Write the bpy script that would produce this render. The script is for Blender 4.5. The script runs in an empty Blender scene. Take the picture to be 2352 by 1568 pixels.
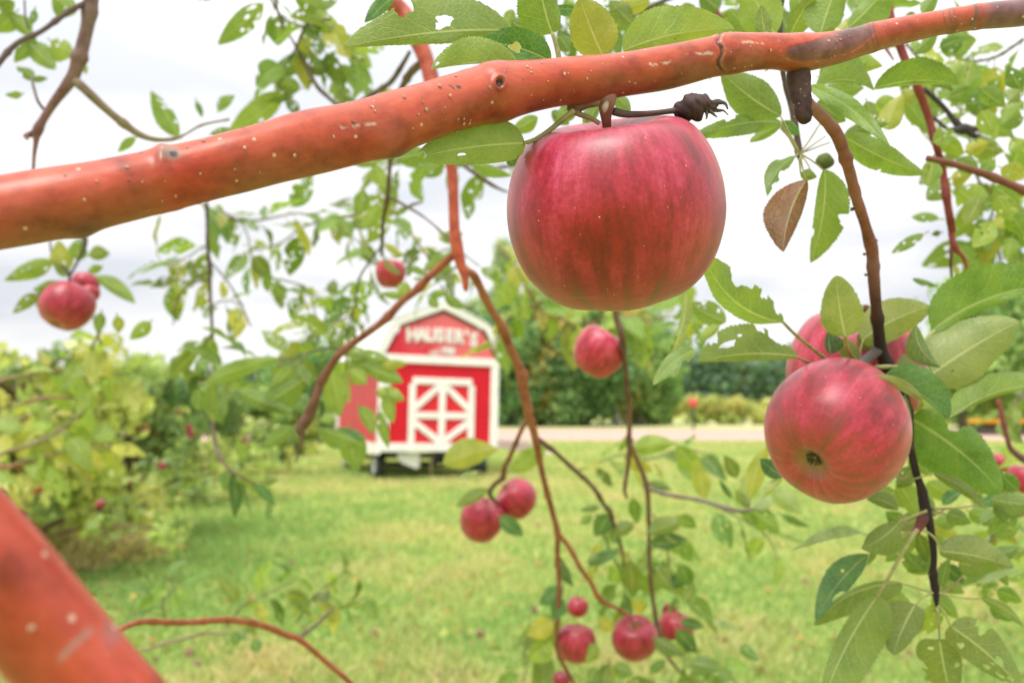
import bpy, math, random
import numpy as np
from mathutils import Vector, Matrix

random.seed(7)
RNG = np.random.default_rng(11)
R = math.radians
scene = bpy.context.scene
COL = scene.collection

# ------------------------------------------------------------------ camera
CAM_LOC = Vector((0, 0, 1.6))
PITCH = R(4.78)
VW, VH, FV = 2352.0, 1568.0, 1829.0      # the photograph measured on a 2352 px wide sheet
cd = bpy.data.cameras.new("camera")
cam = bpy.data.objects.new("camera", cd)
COL.objects.link(cam)
cam.location = CAM_LOC
cam.rotation_euler = (R(90) + PITCH, 0, 0)
cd.sensor_width = 36
cd.lens = 36 * FV / VW
cd.clip_start = 0.02
cd.clip_end = 3000
cd.dof.use_dof = True
cd.dof.focus_distance = 0.285
cd.dof.aperture_fstop = 11.5
cd.dof.aperture_blades = 0
scene.camera = cam

# ------------------------------------------------------------------ sky, sun, exposure
SUN_EL, SUN_AZ = R(60), R(205)           # azimuth clockwise from +Y: behind the camera, to the left
world = bpy.data.worlds.new("World")
scene.world = world
world.use_nodes = True
nt = world.node_tree
nt.nodes.clear()
out = nt.nodes.new("ShaderNodeOutputWorld")
sky = nt.nodes.new("ShaderNodeTexSky")
sky.sky_type = 'NISHITA'
sky.sun_disc = False
sky.sun_elevation = SUN_EL
sky.sun_rotation = SUN_AZ
sky.altitude = 200
tc = nt.nodes.new("ShaderNodeTexCoord")
sep = nt.nodes.new("ShaderNodeSeparateXYZ")
nt.links.new(tc.outputs["Generated"], sep.inputs[0])
# overcast luminance law: brightest overhead, a third of that at the horizon
mp = nt.nodes.new("ShaderNodeMapRange")
mp.inputs["From Min"].default_value = 0.0
mp.inputs["From Max"].default_value = 1.0
mp.inputs["To Min"].default_value = 4.9
mp.inputs["To Max"].default_value = 12.6
sq = nt.nodes.new("ShaderNodeMath"); sq.operation = 'POWER'; sq.inputs[1].default_value = 1.7
nt.links.new(sep.outputs["Z"], sq.inputs[0])
nt.links.new(sq.outputs[0], mp.inputs["Value"])
mapn = nt.nodes.new("ShaderNodeMapping")
mapn.inputs["Scale"].default_value = (1.6, 1.6, 6.0)
nt.links.new(tc.outputs["Generated"], mapn.inputs["Vector"])
noi = nt.nodes.new("ShaderNodeTexNoise")
noi.inputs["Scale"].default_value = 1.6
noi.inputs["Detail"].default_value = 5
noi.inputs["Roughness"].default_value = 0.5
nt.links.new(mapn.outputs[0], noi.inputs["Vector"])
rmp = nt.nodes.new("ShaderNodeValToRGB")
rmp.color_ramp.elements[0].position = 0.38
rmp.color_ramp.elements[0].color = (0.77, 0.79, 0.84, 1)
rmp.color_ramp.elements[1].position = 0.56
rmp.color_ramp.elements[1].color = (1.08, 1.07, 1.06, 1)
nt.links.new(noi.outputs["Fac"], rmp.inputs["Fac"])
mul = nt.nodes.new("ShaderNodeVectorMath"); mul.operation = 'SCALE'
nt.links.new(rmp.outputs["Color"], mul.inputs[0])
nt.links.new(mp.outputs["Result"], mul.inputs["Scale"])
mix = nt.nodes.new("ShaderNodeMix"); mix.data_type = 'RGBA'
mix.inputs["Factor"].default_value = 0.96
nt.links.new(sky.outputs["Color"], mix.inputs["A"])
nt.links.new(mul.outputs[0], mix.inputs["B"])
bg = nt.nodes.new("ShaderNodeBackground")
bg.inputs["Strength"].default_value = 0.10
nt.links.new(mix.outputs["Result"], bg.inputs["Color"])
nt.links.new(bg.outputs[0], out.inputs["Surface"])

ld = bpy.data.lights.new("sun", 'SUN')
ld.energy = 1.5
ld.angle = R(24)
ld.color = (1.0, 0.96, 0.90)
sun = bpy.data.objects.new("sun", ld)
COL.objects.link(sun)
sd = Vector((math.sin(SUN_AZ) * math.cos(SUN_EL), math.cos(SUN_AZ) * math.cos(SUN_EL), math.sin(SUN_EL)))
sun.rotation_euler = sd.to_track_quat('Z', 'Y').to_euler()
sun.location = (0, 0, 30)

scene.view_settings.view_transform = 'Standard'
scene.view_settings.look = 'None'
scene.view_settings.gamma = 1.0
scene.view_settings.exposure = 1.0
scene.view_settings.use_curve_mapping = False
scene.render.engine = 'CYCLES'
scene.cycles.use_denoising = True
scene.cycles.max_bounces = 8
scene.cycles.transparent_max_bounces = 4
scene.cycles.transmission_bounces = 6
scene.cycles.diffuse_bounces = 4

# ------------------------------------------------------------------ helpers
CM = np.array(Matrix.Rotation(R(90) + PITCH, 3, 'X'))
CL = np.array(CAM_LOC)

def P(x, y, d):
    """point at sheet position (x, y), d metres along the view axis"""
    v = np.array(((x - VW / 2) / FV * d, -(y - VH / 2) / FV * d, -d))
    return CM @ v + CL

def proj(pts):
    q = (np.asarray(pts) - CL) @ CM
    d = -q[:, 2]
    return q[:, 0] / d * FV + VW / 2, -q[:, 1] / d * FV + VH / 2, d

def G(x, y):
    """where the sheet position (x, y) meets the ground"""
    v = P(x, y, 1.0) - CL
    return CL + v * (-CL[2] / v[2])

def GD(x, dist):
    """ground point at sheet column x, dist metres away"""
    return np.array(((x - VW / 2) / FV * dist, dist, 0.0))

TX = {'A': (0, 0), 'B': (780.9, 0), 'C': (1561.9, 0), 'D': (0, 514.5), 'E': (780.9, 514.5), 'F': (1561.9, 514.5),
      'G': (0, 998.7), 'H': (780.9, 998.7), 'I': (1561.9, 998.7), 'V': (0, 0)}

def T(t, x, y):
    s = 1.0 if t == 'V' else 0.3633
    o = TX[t]
    return o[0] + x * s, o[1] + y * s

def tag(o, label=None, cat=None, group=None, kind=None):
    if label: o['label'] = label
    if cat: o['category'] = cat
    if group: o['group'] = group
    if kind: o['kind'] = kind
    return o

def empty(name, loc=(0, 0, 0), rot=(0, 0, 0)):
    o = bpy.data.objects.new(name, None)
    o.empty_display_size = 0.1
    COL.objects.link(o)
    o.location = loc
    o.rotation_euler = rot
    return o

def link(name, me, parent=None, loc=None, color=None):
    o = bpy.data.objects.new(name, me)
    COL.objects.link(o)
    if parent is not None: o.parent = parent
    if loc is not None: o.location = loc
    if color is not None: o.color = (*color, 1)
    return o

def mesh(name, V, F, mats=(), tint=None, uv=None, smooth=True, midx=None):
    """V (n,3); F (m,3|4) array or list; tint per vertex (n,3) or one colour; uv per vertex (n,2)"""
    V = np.asarray(V, dtype=np.float64)
    me = bpy.data.meshes.new(name)
    if isinstance(F, np.ndarray):
        m, k = F.shape
        me.vertices.add(len(V)); me.vertices.foreach_set("co", V.ravel().astype(np.float32))
        me.loops.add(m * k); me.loops.foreach_set("vertex_index", F.ravel().astype(np.int32))
        me.polygons.add(m)
        me.polygons.foreach_set("loop_start", (np.arange(m) * k).astype(np.int32))
        me.update(calc_edges=True)
    else:
        me.from_pydata([tuple(v) for v in V], [], [tuple(int(i) for i in f) for f in F])
        me.update()
    for mt in mats: me.materials.append(mt)
    if midx is not None: me.polygons.foreach_set("material_index", np.asarray(midx, dtype=np.int32))
    me.polygons.foreach_set("use_smooth", np.full(len(me.polygons), smooth))
    if tint is not None:
        t = np.asarray(tint, dtype=np.float32)
        if t.ndim == 1: t = np.tile(t, (len(V), 1))
        a = me.attributes.new("tint", 'FLOAT_COLOR', 'POINT')
        a.data.foreach_set("color", np.hstack([t, np.ones((len(V), 1), np.float32)]).ravel())
    if uv is not None:
        li = np.empty(len(me.loops), np.int32); me.loops.foreach_get("vertex_index", li)
        ul = me.uv_layers.new(name="UVMap")
        ul.data.foreach_set("uv", np.asarray(uv, dtype=np.float32)[li].ravel())
    return me

class MB:
    """collects boxes, prisms and tubes into one mesh"""
    def __init__(s): s.v = []; s.f = []; s.t = []
    def add(s, v, f, t=(1, 1, 1)):
        b = sum(len(x) for x in s.v)
        s.v.append(np.asarray(v, float)); s.f += [tuple(int(i) + b for i in q) for q in f]
        t = np.asarray(t, float)
        s.t.append(np.tile(t, (len(v), 1)) if t.ndim == 1 else t)
        return s
    def box(s, c, d, M=None, t=(1, 1, 1)):
        c = np.array(c, float); d = np.array(d, float) / 2
        v = np.array([(a, b, e) for a in (-1, 1) for b in (-1, 1) for e in (-1, 1)]) * d
        if M is not None: v = v @ np.array(M).T
        return s.add(v + c, [(0, 1, 3, 2), (4, 6, 7, 5), (0, 4, 5, 1), (2, 3, 7, 6), (0, 2, 6, 4), (1, 5, 7, 3)], t)
    def prism(s, poly, y0, y1, t=(1, 1, 1)):
        """polygon in x,z pulled from y0 to y1"""
        n = len(poly)
        v = [(p[0], y0, p[1]) for p in poly] + [(p[0], y1, p[1]) for p in poly]
        f = [tuple(range(n)), tuple(range(2 * n - 1, n - 1, -1))] + [(i, i + n, (i + 1) % n + n, (i + 1) % n) for i in range(n)]
        return s.add(v, f, t)
    def tube(s, pts, rad, n=10, t=(1, 1, 1), caps=True):
        v, f = tube_geo(np.asarray(pts, float), np.asarray(rad, float), n)[:2]
        return s.add(v, [tuple(q) for q in f], t)
    def build(s, name, mat, parent=None, smooth=False, loc=None, bevel=0.0):
        me = mesh(name, np.vstack(s.v), s.f, [mat], tint=np.vstack(s.t), smooth=smooth)
        o = link(name, me, parent, loc)
        if bevel:
            m = o.modifiers.new("bevel", 'BEVEL'); m.width = bevel; m.segments = 2; m.limit_method = 'ANGLE'
        return o

def catmull(pts, n):
    """smooth resample: pts (k,m) -> (n,m)"""
    p = np.asarray(pts, float)
    if len(p) == 2:
        t = np.linspace(0, 1, n)[:, None]
        return p[0] * (1 - t) + p[1] * t
    q = np.vstack([2 * p[0] - p[1], p, 2 * p[-1] - p[-2]])
    seg = np.linalg.norm(np.diff(p[:, :3], axis=0), axis=1); cum = np.concatenate([[0], np.cumsum(seg)])
    s = np.linspace(0, cum[-1], n)
    i = np.clip(np.searchsorted(cum, s, side='right') - 1, 0, len(p) - 2)
    t = ((s - cum[i]) / np.maximum(seg[i], 1e-9))[:, None]
    a, b, c, d = q[i], q[i + 1], q[i + 2], q[i + 3]
    return 0.5 * ((2 * b) + (c - a) * t + (2 * a - 5 * b + 4 * c - d) * t ** 2 + (3 * b - a - 3 * c + d) * t ** 3)

def tube_geo(C, rad, n=12):
    """closed tube along C (k,3); returns V, F(quads), uv(metres), ring normals"""
    k = len(C)
    tan = np.gradient(C, axis=0); tan /= np.linalg.norm(tan, axis=1)[:, None] + 1e-12
    ref = np.array((0.0, 0.0, 1.0)) if abs(tan[0][2]) < 0.9 else np.array((1.0, 0, 0))
    N = np.zeros_like(C)
    a = ref - tan[0] * (ref @ tan[0]); N[0] = a / np.linalg.norm(a)
    for i in range(1, k):
        a = N[i - 1] - tan[i] * (N[i - 1] @ tan[i]); N[i] = a / (np.linalg.norm(a) + 1e-12)
    B = np.cross(tan, N)
    th = np.linspace(0, 2 * np.pi, n, endpoint=False)
    D = N[:, None, :] * np.cos(th)[None, :, None] + B[:, None, :] * np.sin(th)[None, :, None]
    rad = np.broadcast_to(np.asarray(rad, float).reshape(k, -1), (k, n)) if np.ndim(rad) else np.full((k, n), rad)
    V = C[:, None, :] + D * rad[:, :, None]
    idx = np.arange(k * n).reshape(k, n)
    F = np.stack([idx[:-1], np.roll(idx, -1, 1)[:-1], np.roll(idx, -1, 1)[1:], idx[1:]], -1).reshape(-1, 4)
    V = V.reshape(-1, 3)
    # caps as centre fans (degenerate quads avoided: pairs of triangles merged into quads when n is even)
    c0, c1 = len(V), len(V) + 1
    V = np.vstack([V, C[0] - tan[0] * rad[0, 0] * .3, C[-1] + tan[-1] * rad[-1, 0] * .3])
    cap = [(c0, idx[0, (j + 2) % n], idx[0, (j + 1) % n], idx[0, j]) for j in range(0, n, 2)]
    cap += [(c1, idx[-1, j], idx[-1, (j + 1) % n], idx[-1, (j + 2) % n]) for j in range(0, n, 2)]
    F = np.vstack([F, np.array(cap)])
    s = np.concatenate([[0], np.cumsum(np.linalg.norm(np.diff(C, axis=0), axis=1))])
    uv = np.stack([np.repeat(s, n), np.tile(th, k) * np.repeat(rad.mean(1), n)], -1)
    uv = np.vstack([uv, [[0, 0], [s[-1], 0]]])
    return V, F, uv, D

def snoise(X, f, seed=0, octv=3):
    """cheap smooth noise from sums of sines, about -1..1, X (n,d)"""
    r = np.random.default_rng(seed); X = np.asarray(X, float); o = np.zeros(len(X)); a = 1; tot = 0
    for k in range(octv):
        for _ in range(4):
            w = r.normal(size=X.shape[1]); w *= f / np.linalg.norm(w)
            o += a * np.sin(X @ w + r.uniform(0, 6.28) + 1.3 * np.sin(X @ w[::-1] * .7 + r.uniform(0, 6)))
        tot += a * 2.2; a *= .55; f *= 2.1
    return o / tot

# ------------------------------------------------------------------ materials
def nodes(name):
    m = bpy.data.materials.new(name); m.use_nodes = True
    n = m.node_tree; b = n.nodes["Principled BSDF"]
    return m, n, b

def N(n, kind, **kw):
    x = n.nodes.new(kind)
    for k, v in kw.items():
        if k in ("operation", "data_type", "blend_type", "attribute_name", "feature", "distance", "noise_dimensions"): setattr(x, k, v)
        else: x.inputs[k].default_value = v
    return x

def L(n, a, b): n.links.new(a, b)

def math_(n, op, a, b=None, c=None, clamp=False):
    x = n.nodes.new("ShaderNodeMath"); x.operation = op; x.use_clamp = clamp
    for i, q in enumerate((a, b, c)):
        if q is None: continue
        if isinstance(q, (int, float)): x.inputs[i].default_value = q
        else: L(n, q, x.inputs[i])
    return x.outputs[0]

def mixc(n, fac, a, b, blend='MIX'):
    x = n.nodes.new("ShaderNodeMix"); x.data_type = 'RGBA'; x.blend_type = blend
    for s, q in (("Factor", fac), ("A", a), ("B", b)):
        if isinstance(q, (int, float)): x.inputs[s].default_value = q
        elif isinstance(q, tuple): x.inputs[s].default_value = (*q[:3], 1)
        else: L(n, q, x.inputs[s])
    return x.outputs["Result"]

def ramp(n, fac, stops):
    r = n.nodes.new("ShaderNodeValToRGB"); e = r.color_ramp.elements
    while len(e) < len(stops): e.new(0.5)
    for i, (p, c) in enumerate(stops):
        e[i].position = p; e[i].color = (*c, 1) if len(c) == 3 else c
    L(n, fac, r.inputs["Fac"])
    return r.outputs["Color"]

def noise(n, vec, scale, detail=3, rough=.5):
    x = N(n, "ShaderNodeTexNoise", Scale=scale, Detail=detail, Roughness=rough)
    if vec is not None: L(n, vec, x.inputs["Vector"])
    return x.outputs["Fac"]

def attr(n, name="tint"):
    return N(n, "ShaderNodeAttribute", attribute_name=name).outputs["Color"]

def bump(n, b, h, strength, dist):
    x = N(n, "ShaderNodeBump", Strength=strength, Distance=dist)
    L(n, h, x.inputs["Height"]); L(n, x.outputs[0], b.inputs["Normal"])
    return x

def mat_plain(name, rough=.6, amount=.25, scale=8.0, spec=.4, bumpd=0.0, metallic=0.0):
    """tint colour with mottled wear"""
    m, n, b = nodes(name)
    t = n.nodes.new("ShaderNodeTexCoord").outputs["Object"]
    f = noise(n, t, scale, 5, .6)
    k = ramp(n, f, [(0.3, (1 - amount,) * 3), (0.7, (1 + amount * .6,) * 3)])
    c = mixc(n, 1.0, attr(n), k, 'MULTIPLY')
    L(n, c, b.inputs["Base Color"])
    b.inputs["Roughness"].default_value = rough; b.inputs["Specular IOR Level"].default_value = spec
    b.inputs["Metallic"].default_value = metallic
    if bumpd: bump(n, b, f, .6, bumpd)
    return m

def mat_bark(name, dots=True, sc=1.0, rough=.5, spec=.42):
    m, n, b = nodes(name)
    uv = n.nodes.new("ShaderNodeUVMap").outputs[0]
    mp = N(n, "ShaderNodeMapping", Scale=(1, 1, 1)); L(n, uv, mp.inputs["Vector"])
    v = mp.outputs[0]
    obj = n.nodes.new("ShaderNodeTexCoord").outputs["Object"]
    big = noise(n, obj, 70 * sc, 7, .66)
    st = N(n, "ShaderNodeMapping", Scale=(160 * sc, 420 * sc, 1)); L(n, uv, st.inputs["Vector"])
    fine = noise(n, st.outputs[0], 1.0, 3, .6)
    k = ramp(n, big, [(0.3, (.50, .44, .46)), (0.48, (.95, .95, .95)), (0.70, (1.16, 1.38, 1.45))])
    c = mixc(n, 1.0, attr(n), k, 'MULTIPLY')
    k2 = ramp(n, fine, [(0.25, (.80, .76, .74)), (0.65, (1.08, 1.10, 1.10))])
    c = mixc(n, .8, c, k2, 'MULTIPLY')
    h = math_(n, 'MULTIPLY', fine, .25)
    if dots:
        vo = N(n, "ShaderNodeTexVoronoi", Scale=230 * sc); L(n, obj, vo.inputs["Vector"])
        dd = math_(n, 'LESS_THAN', vo.outputs["Distance"], .13)
        rr = math_(n, 'GREATER_THAN', N(n, "ShaderNodeSeparateColor").outputs[0], .5)
        sc_ = n.nodes.new("ShaderNodeSeparateColor"); L(n, vo.outputs["Color"], sc_.inputs[0])
        sel = math_(n, 'GREATER_THAN', sc_.outputs[0], .62)
        dot = math_(n, 'MULTIPLY', dd, sel)
        # scurfy pale flecks
        fl = noise(n, st.outputs[0], .35, 6, .75)
        fm = math_(n, 'MULTIPLY', math_(n, 'GREATER_THAN', fl, .72), math_(n, 'GREATER_THAN', big, .58))
        c = mixc(n, math_(n, 'MULTIPLY', math_(n, 'MAXIMUM', dot, fm), .75), c, (.62, .45, .34))
        h = math_(n, 'ADD', h, math_(n, 'MULTIPLY', dot, .8))
    L(n, c, b.inputs["Base Color"])
    b.inputs["Roughness"].default_value = rough
    b.inputs["Specular IOR Level"].default_value = spec
    bump(n, b, h, .6, .0007)
    return m

def mat_leaf(name, veins=True):
    m, n, b = nodes(name)
    uvn = n.nodes.new("ShaderNodeUVMap").outputs[0]
    s = n.nodes.new("ShaderNodeSeparateXYZ"); L(n, uvn, s.inputs[0])
    u, vv = s.outputs[0], s.outputs[1]
    av = math_(n, 'ABSOLUTE', math_(n, 'SUBTRACT', math_(n, 'MULTIPLY', vv, 2.0), 1.0))
    obj = n.nodes.new("ShaderNodeTexCoord").outputs["Object"]
    oi = n.nodes.new("ShaderNodeObjectInfo")
    rnd = oi.outputs["Random"]
    base = mixc(n, 1.0, attr(n), oi.outputs["Color"], 'MULTIPLY')
    mott = noise(n, obj, 60, 4, .6)
    k = ramp(n, mott, [(0.3, (.60, .70, .62)), (0.52, (1, 1, 1)), (0.75, (1.35, 1.15, .85))])
    base = mixc(n, .9, base, k, 'MULTIPLY')
    back = n.nodes.new("ShaderNodeNewGeometry").outputs["Backfacing"]
    # the felted underside is paler and greyer
    under = mixc(n, .28, base, (.33, .42, .13))
    col = mixc(n, back, base, under)
    b.inputs["Roughness"].default_value = .40
    b.inputs["Specular IOR Level"].default_value = .45
    if veins:
        mid = math_(n, 'LESS_THAN', av, math_(n, 'SUBTRACT', .055, math_(n, 'MULTIPLY', u, .04)))
        wob = math_(n, 'MULTIPLY', noise(n, uvn, 5, 1), .5)
        ph = math_(n, 'SUBTRACT', math_(n, 'MULTIPLY', u, 7.0), math_(n, 'MULTIPLY', math_(n, 'POWER', av, .8), 1.7))
        ph = math_(n, 'ADD', ph, wob)
        fr = math_(n, 'ABSOLUTE', math_(n, 'SUBTRACT', math_(n, 'FRACT', ph), .5))
        wid = math_(n, 'SUBTRACT', .06, math_(n, 'MULTIPLY', av, .045))
        side = math_(n, 'SUBTRACT', 1.0, math_(n, 'DIVIDE', fr, wid), clamp=True)
        vo = N(n, "ShaderNodeTexVoronoi", Scale=420.0); vo.feature = 'DISTANCE_TO_EDGE'
        L(n, obj, vo.inputs["Vector"])
        net = math_(n, 'SUBTRACT', 1.0, math_(n, 'DIVIDE', vo.outputs["Distance"], .10), clamp=True)
        vein = math_(n, 'MAXIMUM', mid, side)
        vs = math_(n, 'ADD', math_(n, 'MULTIPLY', back, .15), .2)
        vs = math_(n, 'ADD', vs, math_(n, 'MULTIPLY', mid, .3))
        col = mixc(n, math_(n, 'MULTIPLY', vein, vs), col, (.55, .58, .30))
        col = mixc(n, math_(n, 'MULTIPLY', net, .16), col, (.5, .55, .25))
        # brown specks
        sp = noise(n, obj, 150, 2, .5)
        col = mixc(n, math_(n, 'MULTIPLY', math_(n, 'GREATER_THAN', sp, .74), .7), col, (.20, .09, .03))
        sgn = math_(n, 'SUBTRACT', math_(n, 'MULTIPLY', back, 2.0), 1.0)
        h = math_(n, 'MULTIPLY', math_(n, 'ADD', vein, math_(n, 'MULTIPLY', net, .35)), sgn)
        bump(n, b, h, .45, .0006)
    L(n, col, b.inputs["Base Color"])
    tr = n.nodes.new("ShaderNodeBsdfTranslucent")
    tcol = mixc(n, 1.0, col, (1.25, 1.35, .62), 'MULTIPLY')
    L(n, tcol, tr.inputs["Color"])
    mx = n.nodes.new("ShaderNodeMixShader"); mx.inputs[0].default_value = .42
    L(n, b.outputs[0], mx.inputs[1]); L(n, tr.outputs[0], mx.inputs[2])
    L(n, mx.outputs[0], n.nodes["Material Output"].inputs["Surface"])
    return m

def mat_foliage(name, trans=.4):
    m, n, b = nodes(name)
    oi = n.nodes.new("ShaderNodeObjectInfo")
    base = mixc(n, 1.0, attr(n), oi.outputs["Color"], 'MULTIPLY')
    L(n, base, b.inputs["Base Color"]); b.inputs["Roughness"].default_value = .7
    b.inputs["Specular IOR Level"].default_value = .2
    tr = n.nodes.new("ShaderNodeBsdfTranslucent")
    L(n, mixc(n, 1.0, base, (1.2, 1.25, .7), 'MULTIPLY'), tr.inputs["Color"])
    mx = n.nodes.new("ShaderNodeMixShader"); mx.inputs[0].default_value = trans
    L(n, b.outputs[0], mx.inputs[1]); L(n, tr.outputs[0], mx.inputs[2])
    L(n, mx.outputs[0], n.nodes["Material Output"].inputs["Surface"])
    return m

def mat_apple(name):
    m, n, b = nodes(name)
    obj = n.nodes.new("ShaderNodeTexCoord").outputs["Object"]   # apple built with unit radius
    s = n.nodes.new("ShaderNodeSeparateXYZ"); L(n, obj, s.inputs[0])
    # streaks run from stem to eye: noise in (longitude, slow height)
    ang = math_(n, 'ARCTAN2', s.outputs[1], s.outputs[0])
    cb = n.nodes.new("ShaderNodeCombineXYZ")
    L(n, math_(n, 'MULTIPLY', math_(n, 'COSINE', ang), 1.6), cb.inputs[0])
    L(n, math_(n, 'MULTIPLY', math_(n, 'SINE', ang), 1.6), cb.inputs[1])
    L(n, math_(n, 'MULTIPLY', s.outputs[2], .5), cb.inputs[2])
    stre = noise(n, cb.outputs[0], 4.0, 5, .62)
    blot = noise(n, obj, 1.7, 4, .55)
    fine = noise(n, obj, 22, 6, .75)
    red = ramp(n, stre, [(0.32, (.22, .004, .010)), (0.50, (.41, .010, .030)), (0.68, (.52, .034, .072))])
    red = mixc(n, 1.0, red, ramp(n, blot, [(0.34, (.74, .60, .50)), (0.5, (1, 1, 1)), (0.68, (1.12, 1.6, 1.5))]), 'MULTIPLY')
    red = mixc(n, .8, red, ramp(n, fine, [(0.35, (.66, .5, .5)), (0.65, (1.16, 1.7, 1.7))]), 'MULTIPLY')
    red = mixc(n, 1.0, red, N(n, "ShaderNodeObjectInfo").outputs["Color"], 'MULTIPLY')
    red = mixc(n, 1.0, red, attr(n), 'MULTIPLY')
    # greenish yellow ground colour shows around the eye, through the streaks
    low = N(n, "ShaderNodeMapRange"); low.inputs["From Min"].default_value = -.52; low.inputs["From Max"].default_value = -1.1
    L(n, math_(n, 'ADD', s.outputs[2], math_(n, 'MULTIPLY', math_(n, 'SUBTRACT', stre, .5), 1.3)), low.inputs["Value"])
    eye = N(n, "ShaderNodeMapRange"); eye.inputs["From Min"].default_value = .34; eye.inputs["From Max"].default_value = .10
    rad = math_(n, 'SQRT', math_(n, 'ADD', math_(n, 'POWER', s.outputs[0], 2.0), math_(n, 'POWER', s.outputs[1], 2.0)))
    L(n, rad, eye.inputs["Value"])
    eyem = math_(n, 'MULTIPLY', eye.outputs[0], math_(n, 'LESS_THAN', s.outputs[2], 0.0))
    topm = math_(n, 'MULTIPLY', math_(n, 'MULTIPLY', eye.outputs[0], math_(n, 'GREATER_THAN', s.outputs[2], 0.0)), .5)
    gm = math_(n, 'MAXIMUM', math_(n, 'MULTIPLY', low.outputs[0], .22), math_(n, 'MAXIMUM', math_(n, 'MULTIPLY', eyem, .85), topm))
    c = mixc(n, gm, red, (.30, .24, .08))
    b.inputs["Coat Weight"].default_value = .25
    b.inputs["Coat Roughness"].default_value = .28
    vo = N(n, "ShaderNodeTexVoronoi", Scale=11.0); L(n, obj, vo.inputs["Vector"])
    sc_ = n.nodes.new("ShaderNodeSeparateColor"); L(n, vo.outputs["Color"], sc_.inputs[0])
    sp = math_(n, 'LESS_THAN', vo.outputs["Distance"], math_(n, 'MULTIPLY', sc_.outputs[1], .075))
    c = mixc(n, math_(n, 'MULTIPLY', sp, .75), c, (.90, .62, .50))
    L(n, c, b.inputs["Base Color"])
    ro = ramp(n, fine, [(0.3, (.34,) * 3), (0.7, (.46,) * 3)])
    L(n, ro, b.inputs["Roughness"])
    b.inputs["Specular IOR Level"].default_value = .5
    b.inputs["Sheen Weight"].default_value = .22
    b.inputs["Sheen Roughness"].default_value = .4
    b.inputs["Sheen Tint"].default_value = (1, .85, .85, 1)
    b.inputs["Subsurface Weight"].default_value = .08
    b.inputs["Subsurface Radius"].default_value = (.1, .03, .02)
    b.inputs["Subsurface Scale"].default_value = .15
    bump(n, b, math_(n, 'ADD', fine, math_(n, 'MULTIPLY', blot, 2.0)), .10, .015)
    return m

M_BARK = mat_bark("red bark", True, 1.0, .35)
M_TWIG = mat_bark("twig bark", False, .6, .7, .2)
M_LEAF = mat_leaf("leaf")
M_FOL = mat_foliage("far foliage", .5)
M_GRASS = mat_foliage("grass", .45)
M_APPLE = mat_apple("apple skin")
M_STEM = mat_plain("stem", .7, .35, 200, .2, .0004)
M_PAINT = mat_plain("barn paint", .5, .12, 3.0, .3)
M_DARK = mat_plain("dark metal and rubber", .6, .3, 12, .3)
M_WOOD = mat_plain("far trunk bark", .85, .45, 3.0, .1, .02)
M_PETAL = mat_foliage("petals", .3)

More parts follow.
